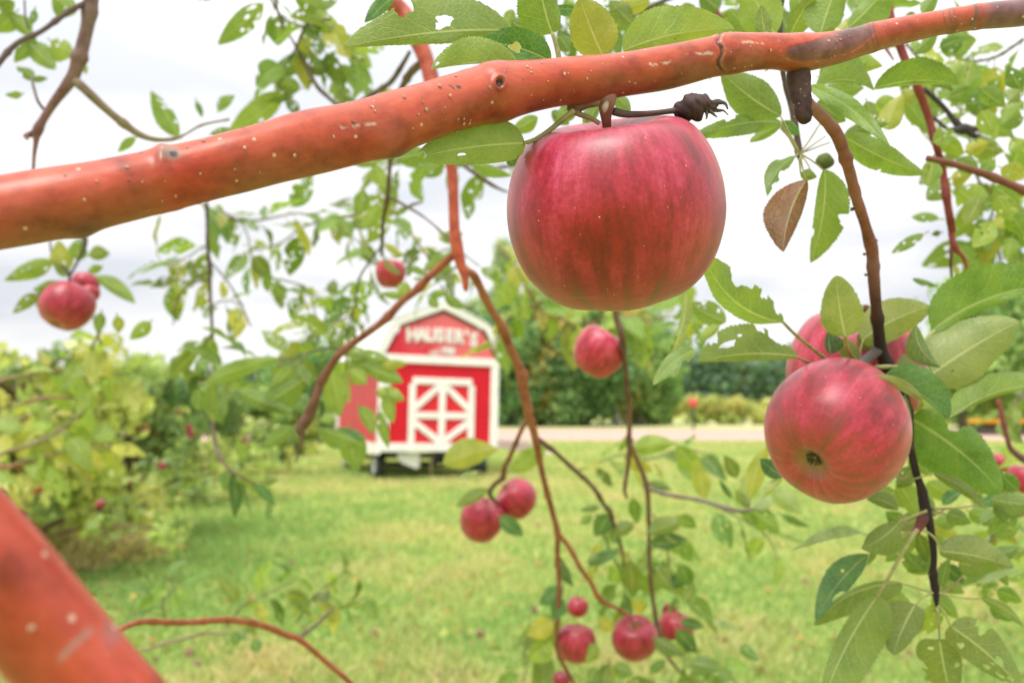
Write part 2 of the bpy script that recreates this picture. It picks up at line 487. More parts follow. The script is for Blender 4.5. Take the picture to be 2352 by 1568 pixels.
# ------------------------------------------------------------------ ground, road
def build_ground():
    m, n, b = nodes("lawn soil")
    obj = n.nodes.new("ShaderNodeTexCoord").outputs["Object"]
    a = noise(n, obj, .35, 5, .6); c2 = noise(n, obj, 9, 6, .7); c3 = noise(n, obj, 1.6, 4, .6)
    col = ramp(n, a, [(0.32, (.26, .35, .09)), (0.5, (.36, .40, .13)), (0.66, (.50, .44, .20))])
    col = mixc(n, .8, col, ramp(n, c3, [(0.3, (.72, .85, .7)), (0.6, (1.1, 1.08, 1.05))]), 'MULTIPLY')
    col = mixc(n, .9, col, ramp(n, c2, [(0.3, (.55, .6, .5)), (0.6, (1.15, 1.1, 1.0))]), 'MULTIPLY')
    L(n, col, b.inputs["Base Color"]); b.inputs["Roughness"].default_value = .9
    b.inputs["Specular IOR Level"].default_value = .1
    bump(n, b, c2, .8, .03)
    s = 1400
    xs = np.concatenate([[-s], np.linspace(-60, 60, 61), [s]]); ys = np.concatenate([[-60], np.linspace(-10, 110, 61), [s]])
    X, Y = np.meshgrid(xs, ys); Z = np.zeros_like(X)
    Vv = np.stack([X.ravel(), Y.ravel(), Z.ravel()], -1)
    i = np.arange(X.size).reshape(X.shape)
    F = np.stack([i[:-1, :-1], i[:-1, 1:], i[1:, 1:], i[1:, :-1]], -1).reshape(-1, 4)
    tag(link("ground", mesh("ground", Vv, F, [m])), kind='structure')

    # pale gravel road: crosses the view beyond the wagon
    m, n, b = nodes("pale gravel")
    obj = n.nodes.new("ShaderNodeTexCoord").outputs["Object"]
    c = ramp(n, noise(n, obj, 1.2, 6, .7), [(0.3, (.44, .29, .225)), (0.7, (.60, .42, .34))])
    c = mixc(n, .8, c, ramp(n, noise(n, obj, 20, 4, .7), [(0.3, (.7, .7, .7)), (0.7, (1.15, 1.15, 1.15))]), 'MULTIPLY')
    L(n, c, b.inputs["Base Color"]); b.inputs["Roughness"].default_value = .95
    bump(n, b, noise(n, obj, 30, 3), .6, .02)
    v = []; f = []
    K = 80
    for k in range(K + 1):
        x = -180 + 400 * k / K
        nr = 39.0 + .02 * x + .5 * math.sin(x * .13) + .25 * math.sin(x * .9)
        fr = 60 - .05 * x + 1.3 * math.sin(x * .07 + 1) + .5 * math.sin(x * .8)
        v += [(x, nr, .004), (x, (nr + fr) / 2, .05), (x, fr, .004)]
    for k in range(K):
        a0 = 3 * k
        f += [(a0, a0 + 3, a0 + 4, a0 + 1), (a0 + 1, a0 + 4, a0 + 5, a0 + 2)]
    tag(link("gravel_road", mesh("gravel_road", np.array(v), np.array(f), [m])), kind='structure')

    # strip of dry field beyond the road
    m, n, b = nodes("dry field")
    obj = n.nodes.new("ShaderNodeTexCoord").outputs["Object"]
    c = ramp(n, noise(n, obj, .5, 6, .7), [(0.3, (.34, .40, .15)), (0.7, (.56, .50, .24))])
    L(n, c, b.inputs["Base Color"]); b.inputs["Roughness"].default_value = .95
    v = []; f = []
    for k in range(K + 1):
        x = -180 + 400 * k / K
        v += [(x, 62 - .05 * x + 1.3 * math.sin(x * .07 + 1), .003), (x, 96, .003)]
    for k in range(K): f.append((2 * k, 2 * k + 2, 2 * k + 3, 2 * k + 1))
    tag(link("dry_field", mesh("dry_field", np.array(v), np.array(f), [m])), kind='structure')

build_ground()

def build_grass():
    n = 260000
    r = RNG
    # density falls with distance
    d = 2.6 * np.exp(r.uniform(0, math.log(43 / 2.6), n))
    x = r.uniform(-.80, .80, n) * d
    y = np.sqrt(np.maximum(d * d, .1))
    keep = (y < 38.6)
    x, y, d = x[keep], y[keep], d[keep]; n = len(x)
    XY = np.stack([x, y], -1)
    big = snoise(XY, 1.1, 3, 3); mid = snoise(XY, 5.5, 4, 3)
    tall = np.clip((big + mid) * .5 + .5, 0, 1)
    h = (.035 + .045 * tall) * r.uniform(.6, 1.4, n) * (1 + .018 * d)
    w = .0045 * (1 + .20 * d) * r.uniform(.7, 1.3, n)
    az = r.uniform(0, 2 * np.pi, n)
    lean = r.uniform(0, .9, n) * h
    la = r.uniform(0, 2 * np.pi, n)
    p = np.stack([x, y, np.zeros(n) - .004], -1)
    e = np.stack([np.cos(az), np.sin(az), np.zeros(n)], -1) * w[:, None]
    tip = p + np.stack([np.cos(la) * lean, np.sin(la) * lean, h], -1)
    midp = p * .5 + tip * .5 + np.array((0, 0, .2)) * h[:, None]
    V = np.stack([p - e, p + e, midp + e * .7, tip], 1).reshape(-1, 3)
    i = np.arange(n)[:, None] * 4
    F = np.hstack([i, i + 1, i + 2, i + 3])
    dry = np.clip(.44 + .42 * big + .3 * mid + r.normal(0, .16, n), 0, 1)
    # the strip under the orchard trees at the left stays lush
    lush = np.clip(1.4 - np.abs(y - 9.5) / 2.8, 0, 1) * np.clip((-1.2 - x) / 1.5, 0, 1)
    dry = np.clip(dry - .55 * lush, 0, 1)
    g0 = np.array((.25, .40, .13)); g1 = np.array((.47, .54, .21)); g2 = np.array((.66, .56, .32))
    c = np.where(dry[:, None] < .5, g0 + (g1 - g0) * (dry[:, None] * 2), g1 + (g2 - g1) * ((dry[:, None] - .5) * 2))
    c = c * r.uniform(.8, 1.2, (n, 1))
    tag(link("grass", mesh("grass", V, F, [M_GRASS], tint=np.repeat(c, 4, 0))), kind='stuff')
build_grass()

def build_litter():
    # fallen leaves strewn over the lawn
    r = np.random.default_rng(77); n = 1500
    d = 3.0 * np.exp(r.uniform(0, math.log(7), n)); x = r.uniform(-.7, .75, n) * d; y = d
    s = r.uniform(.022, .05, n)[:, None]; a = r.uniform(0, 6.28, n)
    e1 = np.stack([np.cos(a), np.sin(a), r.normal(0, .35, n)], -1); e2 = np.stack([-np.sin(a), np.cos(a), r.normal(0, .35, n)], -1)
    c = np.stack([x, y, r.uniform(.02, .06, n)], -1)
    V = np.stack([c - e1 * s, c - e2 * s * .5 + (0, 0, .008), c + e1 * s, c + e2 * s * .5 + (0, 0, .006)], 1).reshape(-1, 3)
    i = np.arange(n)[:, None] * 4
    pal = np.array([(.50, .28, .12), (.42, .22, .09), (.58, .42, .14), (.30, .16, .08), (.16, .26, .08)])
    t = pal[r.integers(0, 5, n)] * r.uniform(.7, 1.2, (n, 1))
    tag(link("leaves", mesh("leaves", V, np.hstack([i, i + 1, i + 2, i + 3]), [M_FOL], tint=np.repeat(t, 4, 0))), kind='stuff')
build_litter()

# ------------------------------------------------------------------ far trees
def clump_cloud(blobs, n, size, tint, seed=0, vary=.3, flat=.6):
    """leaf-clump faces scattered through ellipsoidal blobs (x,y,z,rx,ry,rz); returns V, F, tint"""
    r = np.random.default_rng(seed)
    B = np.array(blobs, float)
    w = (B[:, 3] * B[:, 4] * B[:, 5]) ** (2 / 3); k = r.choice(len(B), n, p=w / w.sum())
    u = r.normal(size=(n, 3)); u /= np.linalg.norm(u, axis=1)[:, None]
    rr = r.uniform(.45, 1.0, n) ** .5 * (1 + .18 * r.normal(size=n))
    c = B[k, :3] + u * rr[:, None] * B[k, 3:6]
    nor = u + r.normal(scale=flat, size=(n, 3)); nor /= np.linalg.norm(nor, axis=1)[:, None]
    a = np.cross(nor, r.normal(size=(n, 3))); a /= np.linalg.norm(a, axis=1)[:, None]
    b = np.cross(nor, a)
    s = size * r.uniform(.5, 1.35, (n, 1)); s2 = s * r.uniform(.45, .9, (n, 1))
    V = np.stack([c - a * s, c - b * s2 + nor * s * .2, c + a * s, c + b * s2 - nor * s * .15], 1).reshape(-1, 3)
    i = np.arange(n)[:, None] * 4
    F = np.hstack([i, i + 1, i + 2, i + 3])
    t = np.array(tint)
    if t.ndim == 1: t = t[None]
    bt = r.integers(0, len(t), len(B))
    col = t[bt[k]] * (1 + vary * r.normal(size=(n, 1)) * .6) * (1 + .18 * snoise(c, 2.2 / max(size * 4, .3), seed, 2)[:, None])
    return V, F, np.repeat(np.clip(col, .01, .9), 4, 0)

def far_tree(name, base, h, wid, tint, seed, label, group, trunk_h=.2, trunk_r=.18, n=3500, size=.26, trunk_col=(.16, .13, .10), cone=0.0, cat="tree"):
    r = random.Random(seed)
    root = tag(empty(name, base), label, cat, group)
    mb = MB()
    lean = r.uniform(-.03, .03) * h
    mb.tube([(0, 0, -.1), (lean * .3, 0, h * .3), (lean * .7, .05, h * .6), (lean, 0, h * .92)], [trunk_r * 1.25, trunk_r, trunk_r * .6, trunk_r * .15], 10, trunk_col)
    blobs = []
    K = 22
    for k in range(K):
        z = trunk_h + (1 - trunk_h) * (k + .5) / K
        prof = (1 - (z - trunk_h) / (1 - trunk_h)) if cone else math.sin(math.pi * min(1, (z - trunk_h * .6) / (1.04 - trunk_h * .6)) ** .9) ** .7
        prof = max(prof, .16 if cone else .5 * (1 - z))
        a = r.uniform(0, 6.28); off = wid * .5 * prof * r.uniform(.2, .75)
        c = (math.cos(a) * off + lean * z, math.sin(a) * off, z * h)
        s = wid * .30 * (.45 + .55 * prof) * r.uniform(.7, 1.25)
        blobs.append((*c, s, s, s * r.uniform(.6, 1.0)))
        mb.tube([(lean * z, 0, h * max(.1, z - .12)), (c[0] * .6, c[1] * .6, h * (z - .04)), c], [trunk_r * .35 * (1.1 - z), trunk_r * .2, .02], 5, trunk_col)
    mb.build("trunk", M_WOOD, root, smooth=True)
    Vv, F, t = clump_cloud(blobs, n, size, tint, seed)
    tag(link("crown", mesh("crown", Vv, F, [M_FOL], tint=t), root), kind='stuff')
    return root

GR_D = [(.163, .302, .129), (.209, .350, .139), (.256, .396, .163)]  # haze painted into the tints: greens of the tree row lightened
GR_M = [(.316, .486, .181), (.389, .535, .194), (.268, .413, .170)]
GR_Y = [(.439, .456, .151), (.338, .405, .135), (.574, .473, .151)]
GR_B = [(.398, .492, .305), (.468, .562, .352)]

row = "trees in the row behind the gravel road"
# x on the sheet, distance, top y on the sheet, width m, tint
spec = [
    (700, 78, 800, 8, GR_D, "dark bushy tree behind the wagon's left end", .12, 0),
    (900, 80, 860, 9, GR_M, "low green tree hidden behind the red barn wagon", .12, 0),
    (1105, 76, 690, 6.5, GR_B, "greyish green slim tree just right of the barn wagon's roof", .15, 0),
    (1165, 80, 560, 5.5, GR_B, "tallest thin grey green tree with its top beside the big apple", .25, 1),
    (1178, 70, 700, 7, GR_D, "dark dense tree at the road edge right of the wagon", .06, 0),
    (1240, 72, 660, 7, GR_Y, "tree with yellowing leaves behind the forked red branch", .2, 0),
    (1290, 77, 620, 8, GR_M, "mid green tree rising under the left side of the big apple", .2, 0),
    (1345, 71, 700, 7, GR_D, "dark tree directly left of the pale birch trunk", .1, 0),
    (1415, 73, 690, 6.5, GR_Y, "yellow green birch tree under the big apple", .3, 0),
    (1470, 76, 680, 7, GR_M, "green birch tree with a pale trunk below the big apple", .3, 0),
    (1505, 74, 735, 4, GR_M, "olive yellow tree at the right end of the road row", .12, 0),
]
for i, (x, dist, ty, w, tint, lab, th, cone) in enumerate(spec):
    h = 1.6 + (937 - ty) / FV * dist
    pale = i in (8, 9)
    far_tree("birch_tree" if pale else "deciduous_tree", tuple(GD(x, dist)), h, w * 1.15, tint, 40 + i, lab, row, th * .35 if not pale else .16, .3 if not pale else .28,
             n=6500, size=.27, trunk_col=(.62, .58, .52) if pale else (.14, .11, .09), cone=cone)
for i, (x, dist, ty, w, tint, lab) in enumerate([
    (2205, 60, 640, 7, GR_M, "green tree behind the large pale leaf at the right"),
    (2290, 64, 660, 8, GR_Y, "yellow green tree above the orange flowers at the right edge"),
    (2400, 58, 600, 8, GR_M, "green tree standing half outside the right edge")]):
    far_tree("deciduous_tree", tuple(GD(x, dist)), 1.6 + (937 - ty) / FV * dist, w, tint, 70 + i, lab, "trees at the right beyond the road", .1, .25, n=3500, size=.28)

def mass(name, x0, x1, dist, depth, tops, tint, n, size, seed, kind='stuff'):
    r = random.Random(seed)
    blobs = []
    K = max(8, int((x1 - x0) / FV * dist / (size * 4)))
    for k in range(K):
        x = x0 + (x1 - x0) * (k + r.random()) / K
        dd = dist + r.uniform(0, depth)
        t = np.interp(x, tops[0], tops[1]) + r.uniform(-8, 10)
        h = 1.6 + (937 - t) / FV * dd
        p = GD(x, dd)
        s = size * 6 * r.uniform(.7, 1.3)
        for q in (.2, .5, .8): blobs.append((p[0], p[1], h * q, s, s, h * .24))
    Vv, F, t = clump_cloud(blobs, n, size, tint, seed, .3)
    return tag(link(name, mesh(name, Vv, F, [M_FOL], tint=t)), kind=kind)

FAR = [(.146, .227, .146), (.163, .260, .163), (.130, .211, .139), (.211, .293, .163)]
mass("distant_forest", 1180, 2700, 240, 60, ([1180, 1380, 1560, 1800, 2100, 2700], [800, 790, 806, 812, 800, 770]), FAR, 38000, 1.3, 5)
mass("distant_forest", -500, 1150, 230, 60, ([-500, 300, 560, 760, 1150], [850, 855, 850, 800, 830]), FAR, 26000, 1.3, 6)

# low fruit bushes beyond the road
r = random.Random(12)
labs = ["first", "second", "third", "fourth", "fifth", "sixth", "seventh"]
bush_x = [1440, 1492, 1540, 1598, 1652, 1700, 1752, 1812, 1880, 1950, 2030, 2110, 2190, 2270, 2345]
where = ["just right of the two pale trunks", "below the lowest yellow tree of the row", "left of the dark post beyond the road", "behind the dark post with the red top",
         "just right of the dark post with the red top", "left of the second apple beyond the road", "touching the second apple's left edge in view", "behind the second apple, left half",
         "behind the second apple, right half", "hidden behind the second apple's stem side", "behind the twig right of the second apple", "behind the bitten green leaf at right",
         "left of the orange flowers", "behind the orange flowers", "right of the orange flowers"]
for x, wh in zip(bush_x, where):
    dist = 79 + r.uniform(-2, 3); h = 1.6 + (937 - r.uniform(893, 912)) / FV * dist
    p = GD(x, dist)
    root = tag(empty("fruit_bush", tuple(p)), "yellow green fruit bush " + wh, "bush", "fruit bushes in the field beyond the road")
    bl = [(r.uniform(-1.2, 1.2), r.uniform(-1, 1), h * q, 1.1, 1.1, h * .26) for q in (.18, .35, .55, .72, .3, .6)]
    Vv, F, t = clump_cloud(bl, 900, .2, [(.52, .56, .20), (.60, .56, .24), (.44, .52, .18)], int(x), .3)
    tag(link("foliage", mesh("foliage", Vv, F, [M_FOL], tint=t), root), kind='stuff')
    mb = MB()
    for k in range(5):
        a = k * 1.26
        mb.tube([(0.05 * math.cos(a), .05 * math.sin(a), -.05), (.3 * math.cos(a), .3 * math.sin(a), h * .5), (.7 * math.cos(a), .7 * math.sin(a), h * .85)], [.05, .035, .01], 6, (.12, .09, .06))
    mb.build("stem", M_WOOD, root, smooth=True)

# post with a red top in the far field
p = GD(1591, 62)
root = tag(empty("marker_post", tuple(p)), "dark post with a round red top beyond the gravel road", "post")
MB().tube([(0, 0, -.1), (0.02, 0, 1.0), (0, 0, 1.75)], [.11, .09, .08], 10, (.05, .07, .05)).build("post", M_DARK, root, smooth=True)
mb = MB(); mb.tube([(0, 0, 1.70), (0, 0, 1.80), (0, 0, 2.05), (0, 0, 2.28), (0, 0, 2.36)], [.16, .32, .38, .30, .12], 16, (.62, .10, .08))
mb.build("red_top", M_PAINT, root, smooth=True)

# orange flowers in dark planters at the far side of the road
for x, dist, lab in ((2262, 47, "dark planter of orange flowers across the road, left one"), (2345, 46, "dark planter of orange flowers across the road, right one at the frame edge")):
    p = GD(x, dist)
    root = tag(empty("flower_planter", tuple(p)), lab, "planter", "planters of orange flowers across the road")
    mb = MB(); w = 1.9 if x < 2300 else 1.3
    mb.box((0, 0, .2), (w, .55, .40), t=(.08, .07, .06)); mb.box((0, 0, .41), (w + .08, .63, .05), t=(.11, .09, .07))
    mb.build("planter_box", M_DARK, root)
    bl = [(w * (q - .5) * .95, 0, .62, .26, .3, .2) for q in np.linspace(0, 1, 7)]
    Vv, F, t = clump_cloud(bl, 900, .06, [(.10, .16, .05)], 3, .3)
    tag(link("leaves", mesh("leaves", Vv, F, [M_FOL], tint=t), root), kind='stuff')
    bl = [(w * (q - .5) * .95, -.05, .80, .26, .28, .13) for q in np.linspace(0, 1, 7)]
    Vv, F, t = clump_cloud(bl, 1100, .06, [(.80, .40, .04), (.85, .46, .07)], 4, .2)
    tag(link("blossoms", mesh("blossoms", Vv, F, [M_PETAL], tint=t), root), kind='stuff')

# ------------------------------------------------------------------ the red barn wagon
RED = (.60, .006, .022); WHITE = (.84, .82, .80); PINK = (.70, .10, .11)
def build_wagon():
    A = R(24)
    fl = np.array(((873 - 1176) / FV * 17.7, 17.7, 0.0))
    W, Ln = 2.79, 4.6
    # local frame: x along the front, y to the back, origin on the ground under the front left corner
    root = empty("barn_wagon", tuple(fl), (0, R(1.2), A))
    tag(root, "small red barn on a trailer with white trim and lettering on its gable", "barn wagon")
    Z0, Z1 = .72, 2.68
    xb0, xb1 = .40, W - .40; zb, za = 3.43, 3.82
    ap = W / 2
    # front wall boards and gable
    mb = MB(); mb.box((W / 2, .03, (Z0 + Z1) / 2), (W - .02, .05, Z1 - Z0), t=RED); mb.build("front_wall", M_PAINT, root)
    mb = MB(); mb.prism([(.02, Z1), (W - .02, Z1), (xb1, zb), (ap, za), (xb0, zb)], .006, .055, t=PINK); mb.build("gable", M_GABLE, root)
    mb = MB(); mb.box((.03, Ln / 2, (Z0 + Z1) / 2), (.05, Ln - .12, Z1 - Z0), t=(.56, .05, .06)); mb.build("side_wall", M_PAINT, root)
    mb = MB(); mb.box((W - .03, Ln / 2, (Z0 + Z1) / 2), (.05, Ln - .12, Z1 - Z0), t=RED); mb.build("side_wall", M_PAINT, root)
    mb = MB(); mb.prism([(.02, Z0), (W - .02, Z0), (W - .02, Z1), (xb1, zb), (ap, za), (xb0, zb), (.02, Z1)], Ln - .055, Ln - .005, t=RED); mb.build("rear_wall", M_PAINT, root)
    mb = MB(); mb.box((W / 2, Ln / 2, Z0 - .03), (W - .1, Ln - .1, .06), t=(.25, .2, .15)); mb.build("wagon_floor", M_DARK, root)
    # trim boards
    def board(x0, z0, x1, z1, w=.15, y=-.022, th=.045, name="trim_board", t=WHITE):
        dx, dz = x1 - x0, z1 - z0; l = math.hypot(dx, dz); c, s = dx / l, dz / l
        mb = MB(); mb.box((0, 0, 0), (l, th, w), t=t)
        v = np.vstack(mb.v); M = np.array(((c, 0, -s), (0, 1, 0), (s, 0, c)))
        v = v @ M.T + np.array(((x0 + x1) / 2, y, (z0 + z1) / 2)); mb.v = [v]
        return mb.build(name, M_PAINT, root, bevel=.008)
    board(.0, Z0 + .02, W, Z0 + .02, .19, -.026)
    board(-.12, Z1 + .04, W + .12, Z1 + .04, .18, -.030)
    board(.085, Z0 + .118, .085, Z1 - .052, .19)
    board(W - .085, Z0 + .118, W - .085, Z1 - .052, .19)
    # rake boards under the roof edge
    e0, b0, a0 = (-.11, Z1 + .02), (xb0 - .10, zb + .10), (ap, za + .16)
    e1, b1 = (W + .11, Z1 + .02), (xb1 + .10, zb + .10)
    for k, (p, q) in enumerate(((e0, b0), (b0, a0), (a0, b1), (b1, e1))):
        board(*p, *q, .135, -.040 - .003 * (k % 2), .05, "rake_board")
    # roof panels, white, overhanging
    for k, (p, q) in enumerate(((e0, b0), (b0, a0), (a0, b1), (b1, e1))):
        dx, dz = q[0] - p[0], q[1] - p[1]; l = math.hypot(dx, dz); c, s = dx / l, dz / l
        mb = MB(); mb.box((0, 0, 0), (l, Ln + .16, .04), t=(.78, .77, .75)); v = np.vstack(mb.v)
        M = np.array(((c, 0, -s), (0, 1, 0), (s, 0, c)))
        v = v @ M.T + np.array(((p[0] + q[0]) / 2 - s * .09, Ln / 2, (p[1] + q[1]) / 2 + c * .09 + .002 * (k % 2))); mb.v = [v]
        mb.build("roof_panel", M_PAINT, root)
    # side trim
    for sx in (-.012, W + .012):
        for y in (.10, Ln - .10):
            mb = MB(); mb.box((sx, y, (Z0 + Z1) / 2 + .03), (.045, .19, Z1 - Z0 - .13), t=WHITE); mb.build("corner_board", M_PAINT, root)
        mb = MB(); mb.box((sx * 1.5, Ln / 2, Z0 - .02), (.05, Ln + .02, .24), t=WHITE); mb.build("skirt_board", M_PAINT, root)
    # door: frame, rails and four braces making a diamond
    d0, d1, dt = .70, 2.13, 2.24; cx = (d0 + d1) / 2; zm = 1.46; bw = .155; dy = -.030
    panel = MB(); panel.box((cx, -.002, (Z0 + .115 + dt) / 2), (d1 - d0 - .04, .014, dt - Z0 - .135), t=(.66, .02, .035))
    dr = panel.build("door", M_PAINT, root)
    def db(x0, z0, x1, z1, y, name):
        o = board(x0, z0, x1, z1, bw if "brace" not in name else .145, y, .04, name); o.parent = dr; return o
    db(d0, dt, d1, dt, dy, "door_rail")
    db(d0 + bw / 2 - .077, Z0 + .115, d0 + bw / 2 - .077, dt - bw / 2, dy, "door_stile")
    db(d1 - bw / 2 + .077, Z0 + .115, d1 - bw / 2 + .077, dt - bw / 2, dy, "door_stile")
    db(cx, Z0 + .115, cx, dt - bw / 2, dy, "door_stile")
    db(d0 + bw / 2, zm, cx - bw / 2, zm, dy, "door_rail")
    db(cx + bw / 2, zm, d1 - bw / 2, zm, dy, "door_rail")
    k = 0
    for (xa, za_, xc, zc) in ((d0 + .04, zm + .14, cx - .05, dt - .09), (d1 - .04, zm + .14, cx + .05, dt - .09),
                              (d0 + .04, zm - .14, cx - .05, Z0 + .16), (d1 - .04, zm - .14, cx + .05, Z0 + .16)):
        db(xa, za_, xc, zc, dy + .006 + .001 * k, "door_brace"); k += 1
    # lettering, one raised board letter each
    def letter(ch, x, z, size, sx=1.0, rot=0.0, parent=root, ext=.016):
        cu = bpy.data.curves.new("txt", 'FONT'); cu.body = ch; cu.size = size; cu.extrude = ext; cu.offset = size * .05; cu.align_x = 'CENTER'
        tmp = bpy.data.objects.new("txt", cu); COL.objects.link(tmp)
        dg = bpy.context.evaluated_depsgraph_get()
        me = bpy.data.meshes.new_from_object(tmp.evaluated_get(dg))
        bpy.data.objects.remove(tmp)
        me.materials.clear(); me.materials.append(M_PAINT)
        a = me.attributes.new("tint", 'FLOAT_COLOR', 'POINT')
        a.data.foreach_set("color", np.tile(np.array((.80, .77, .75, 1), np.float32), len(me.vertices)))
        o = link("letter", me, parent)
        o.matrix_local = Matrix.Translation((x, -.012, z)) @ Matrix.Rotation(rot, 4, 'Y') @ Matrix.Rotation(R(90), 4, 'X') @ Matrix.Diagonal((sx, 1, 1, 1))
        return o
    n = 8; word = "HAUSER'S"
    xs = [.66, .885, 1.115, 1.335, 1.555, 1.785, 1.965, 2.15]
    for k, ch in enumerate(word):
        t = (k - 3.5) / 3.5
        letter(ch, xs[k], 3.16 - .03 * t * t - (.03 if k == 7 else 0), .42, .86, R(2.5) * t)
    for k, ch in enumerate("est1908"):
        letter(ch, 1.10 + k * .085 + (.03 if k > 2 else 0), 2.83 + .012 * min(k, 4), .17 if k < 3 else .21, .9, 0)
    # wheels, axle, chassis
    for (x, y) in ((.16, .70), (W - .16, .70), (.16, Ln - .9), (W - .16, Ln - .9)):
        w = empty("wheel", (x, y, .33)); w.parent = root
        th = np.linspace(0, 2 * np.pi, 33)[:-1]
        prof = [(-.10, .20), (-.105, .28), (-.09, .325), (-.04, .335), (.04, .335), (.09, .325), (.105, .28), (.10, .20), (-.10, .20)]
        V = np.array([(px, pr * math.cos(a), pr * math.sin(a)) for px, pr in prof for a in th]); ii = np.arange(len(prof) * 32).reshape(len(prof), 32)
        F = np.stack([ii[:-1], np.roll(ii, -1, 1)[:-1], np.roll(ii, -1, 1)[1:], ii[1:]], -1).reshape(-1, 4)
        link("tyre", mesh("tyre", V, F, [M_DARK], tint=(.03, .035, .038)), w)
        prof = [(-.10, .20), (-.07, .17), (-.07, .07), (-.115, .05), (-.12, .001)]
        V = np.array([(px * sg, pr * math.cos(a), pr * math.sin(a)) for sg in (1, -1) for px, pr in prof for a in th]); ii = np.arange(len(prof) * 64).reshape(2, len(prof), 32)
        F = np.vstack([np.stack([q[:-1], np.roll(q, -1, 1)[:-1], np.roll(q, -1, 1)[1:], q[1:]], -1).reshape(-1, 4) for q in ii])
        link("rim", mesh("rim", V, F, [M_DARK], tint=(.45, .45, .43)), w)
    for y in (.70, Ln - .9):
        MB().tube([(.2, y, .33), (W / 2, y, .33), (W - .2, y, .33)], [.05] * 3, 10, (.04, .04, .04)).build("axle", M_DARK, root, smooth=True)
    for x in (.65, W - .65):
        MB().box((x, Ln / 2, .56), (.10, Ln - .25, .14), t=(.05, .045, .045)).build("chassis_beam", M_DARK, root)
    MB().box((W / 2, .2, .55), (W - .5, .10, .12), t=(.05, .045, .045)).build("chassis_beam", M_DARK, root)
    mb = MB(); mb.box((W / 2 + .45, -.25, .40), (.09, 1.0, .09), M=Matrix.Rotation(R(-62), 3, 'Z'), t=(.06, .035, .03)); mb.box((W / 2 + .85, -.05, .40), (.5, .25, .14), t=(.03, .05, .06)); mb.build("tow_bar", M_DARK, root)
    # pale flap hanging below the front, left of the middle
    mb = MB(); mb.prism([(.42, .62), (.93, .62), (.93, .30), (.86, .26), (.50, .40), (.42, .52)], .02, .05, t=(.60, .60, .54)); mb.build("splash_flap", M_PAINT, root)
    MB().tube([(W / 2 - .16, .10, .62), (W / 2 - .16, .10, .02)], [.028, .028], 8, (.30, .22, .13)).build("prop_stand", M_DARK, root, smooth=True)
    return root

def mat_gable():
    m, n, b = nodes("gable paint with painted sky sheen")
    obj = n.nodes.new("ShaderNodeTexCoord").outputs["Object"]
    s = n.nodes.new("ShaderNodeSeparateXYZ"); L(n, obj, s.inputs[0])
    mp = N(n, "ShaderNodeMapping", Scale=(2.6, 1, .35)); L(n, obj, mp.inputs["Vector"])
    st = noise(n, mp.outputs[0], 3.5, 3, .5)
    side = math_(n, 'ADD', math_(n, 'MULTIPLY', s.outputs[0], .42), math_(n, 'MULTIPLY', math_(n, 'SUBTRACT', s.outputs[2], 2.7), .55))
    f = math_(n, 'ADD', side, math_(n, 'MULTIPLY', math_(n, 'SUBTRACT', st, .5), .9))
    c = ramp(n, f, [(0.42, (.58, .012, .03)), (0.66, (.66, .08, .10)), (0.9, (.70, .13, .14))])  # sky reflection painted in pink up right, leaf shade as darker red left
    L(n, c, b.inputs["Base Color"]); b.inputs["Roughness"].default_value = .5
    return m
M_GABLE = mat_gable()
build_wagon()

# ------------------------------------------------------------------ apples
PROF = np.array([(0, .52), (.06, .55), (.14, .62), (.26, .735), (.42, .80), (.57, .80), (.73, .71), (.87, .51), (.965, .25), (1.0, -.02), (.978, -.26), (.905, -.50),
                 (.785, -.68), (.625, -.82), (.45, -.885), (.30, -.875), (.19, -.79), (.10, -.73), (0, -.71)])
def apple_mesh(nm, seed, ns=72, nr=60, cone=.0, flat=1.0, squash=(1, 1), deep=0.0):
    r = random.Random(seed)
    pr = catmull(np.hstack([PROF, np.zeros((len(PROF), 1))]), nr)[:, :2]
    pr[0, 0] = pr[-1, 0] = 0
    th = np.linspace(0, 2 * np.pi, ns, endpoint=False)
    Vv = []
    ph = [r.uniform(0, 6.28) for _ in range(6)]
    for k, (a, z) in enumerate(pr[1:-1]):
        z0 = z
        lob = 1 + .006 * np.cos(5 * th + ph[0]) * (1 if z < 0 else .6) + .022 * np.cos(2 * th + ph[1]) + .018 * np.cos(3 * th + ph[2]) * z + .02 * np.cos(th + ph[3]) * z
        rr = max(a, 0) * lob * (1 + cone * z)
        zz = z * flat + .035 * np.cos(th + ph[4]) * (z > 0) * a * z + .012 * np.cos(5 * th + ph[0]) * (-1 if z < -.4 else 0) * (a < .8) * a
        if z > 0 and a < .6: zz = zz - deep * (1 - a / .6) ** 1.0
        Vv.append(np.stack([rr * np.cos(th) * squash[0], rr * np.sin(th) * squash[1], zz + 0 * th], -1))
    k = len(Vv); V = np.vstack(Vv + [np.array([(0, 0, pr[0, 1] * flat - deep), (0, 0, pr[-1, 1] * flat)])])
    i = np.arange(k * ns).reshape(k, ns)
    F = [tuple(q) for q in np.stack([i[:-1], i[1:], np.roll(i, -1, 1)[1:], np.roll(i, -1, 1)[:-1]], -1).reshape(-1, 4)]
    F += [(k * ns, i[0, j], i[0, (j + 1) % ns]) for j in range(ns)] + [(k * ns + 1, i[-1, (j + 1) % ns], i[-1, j]) for j in range(ns)]
    return mesh(nm, V, F, [M_APPLE], tint=(1, 1, 1))

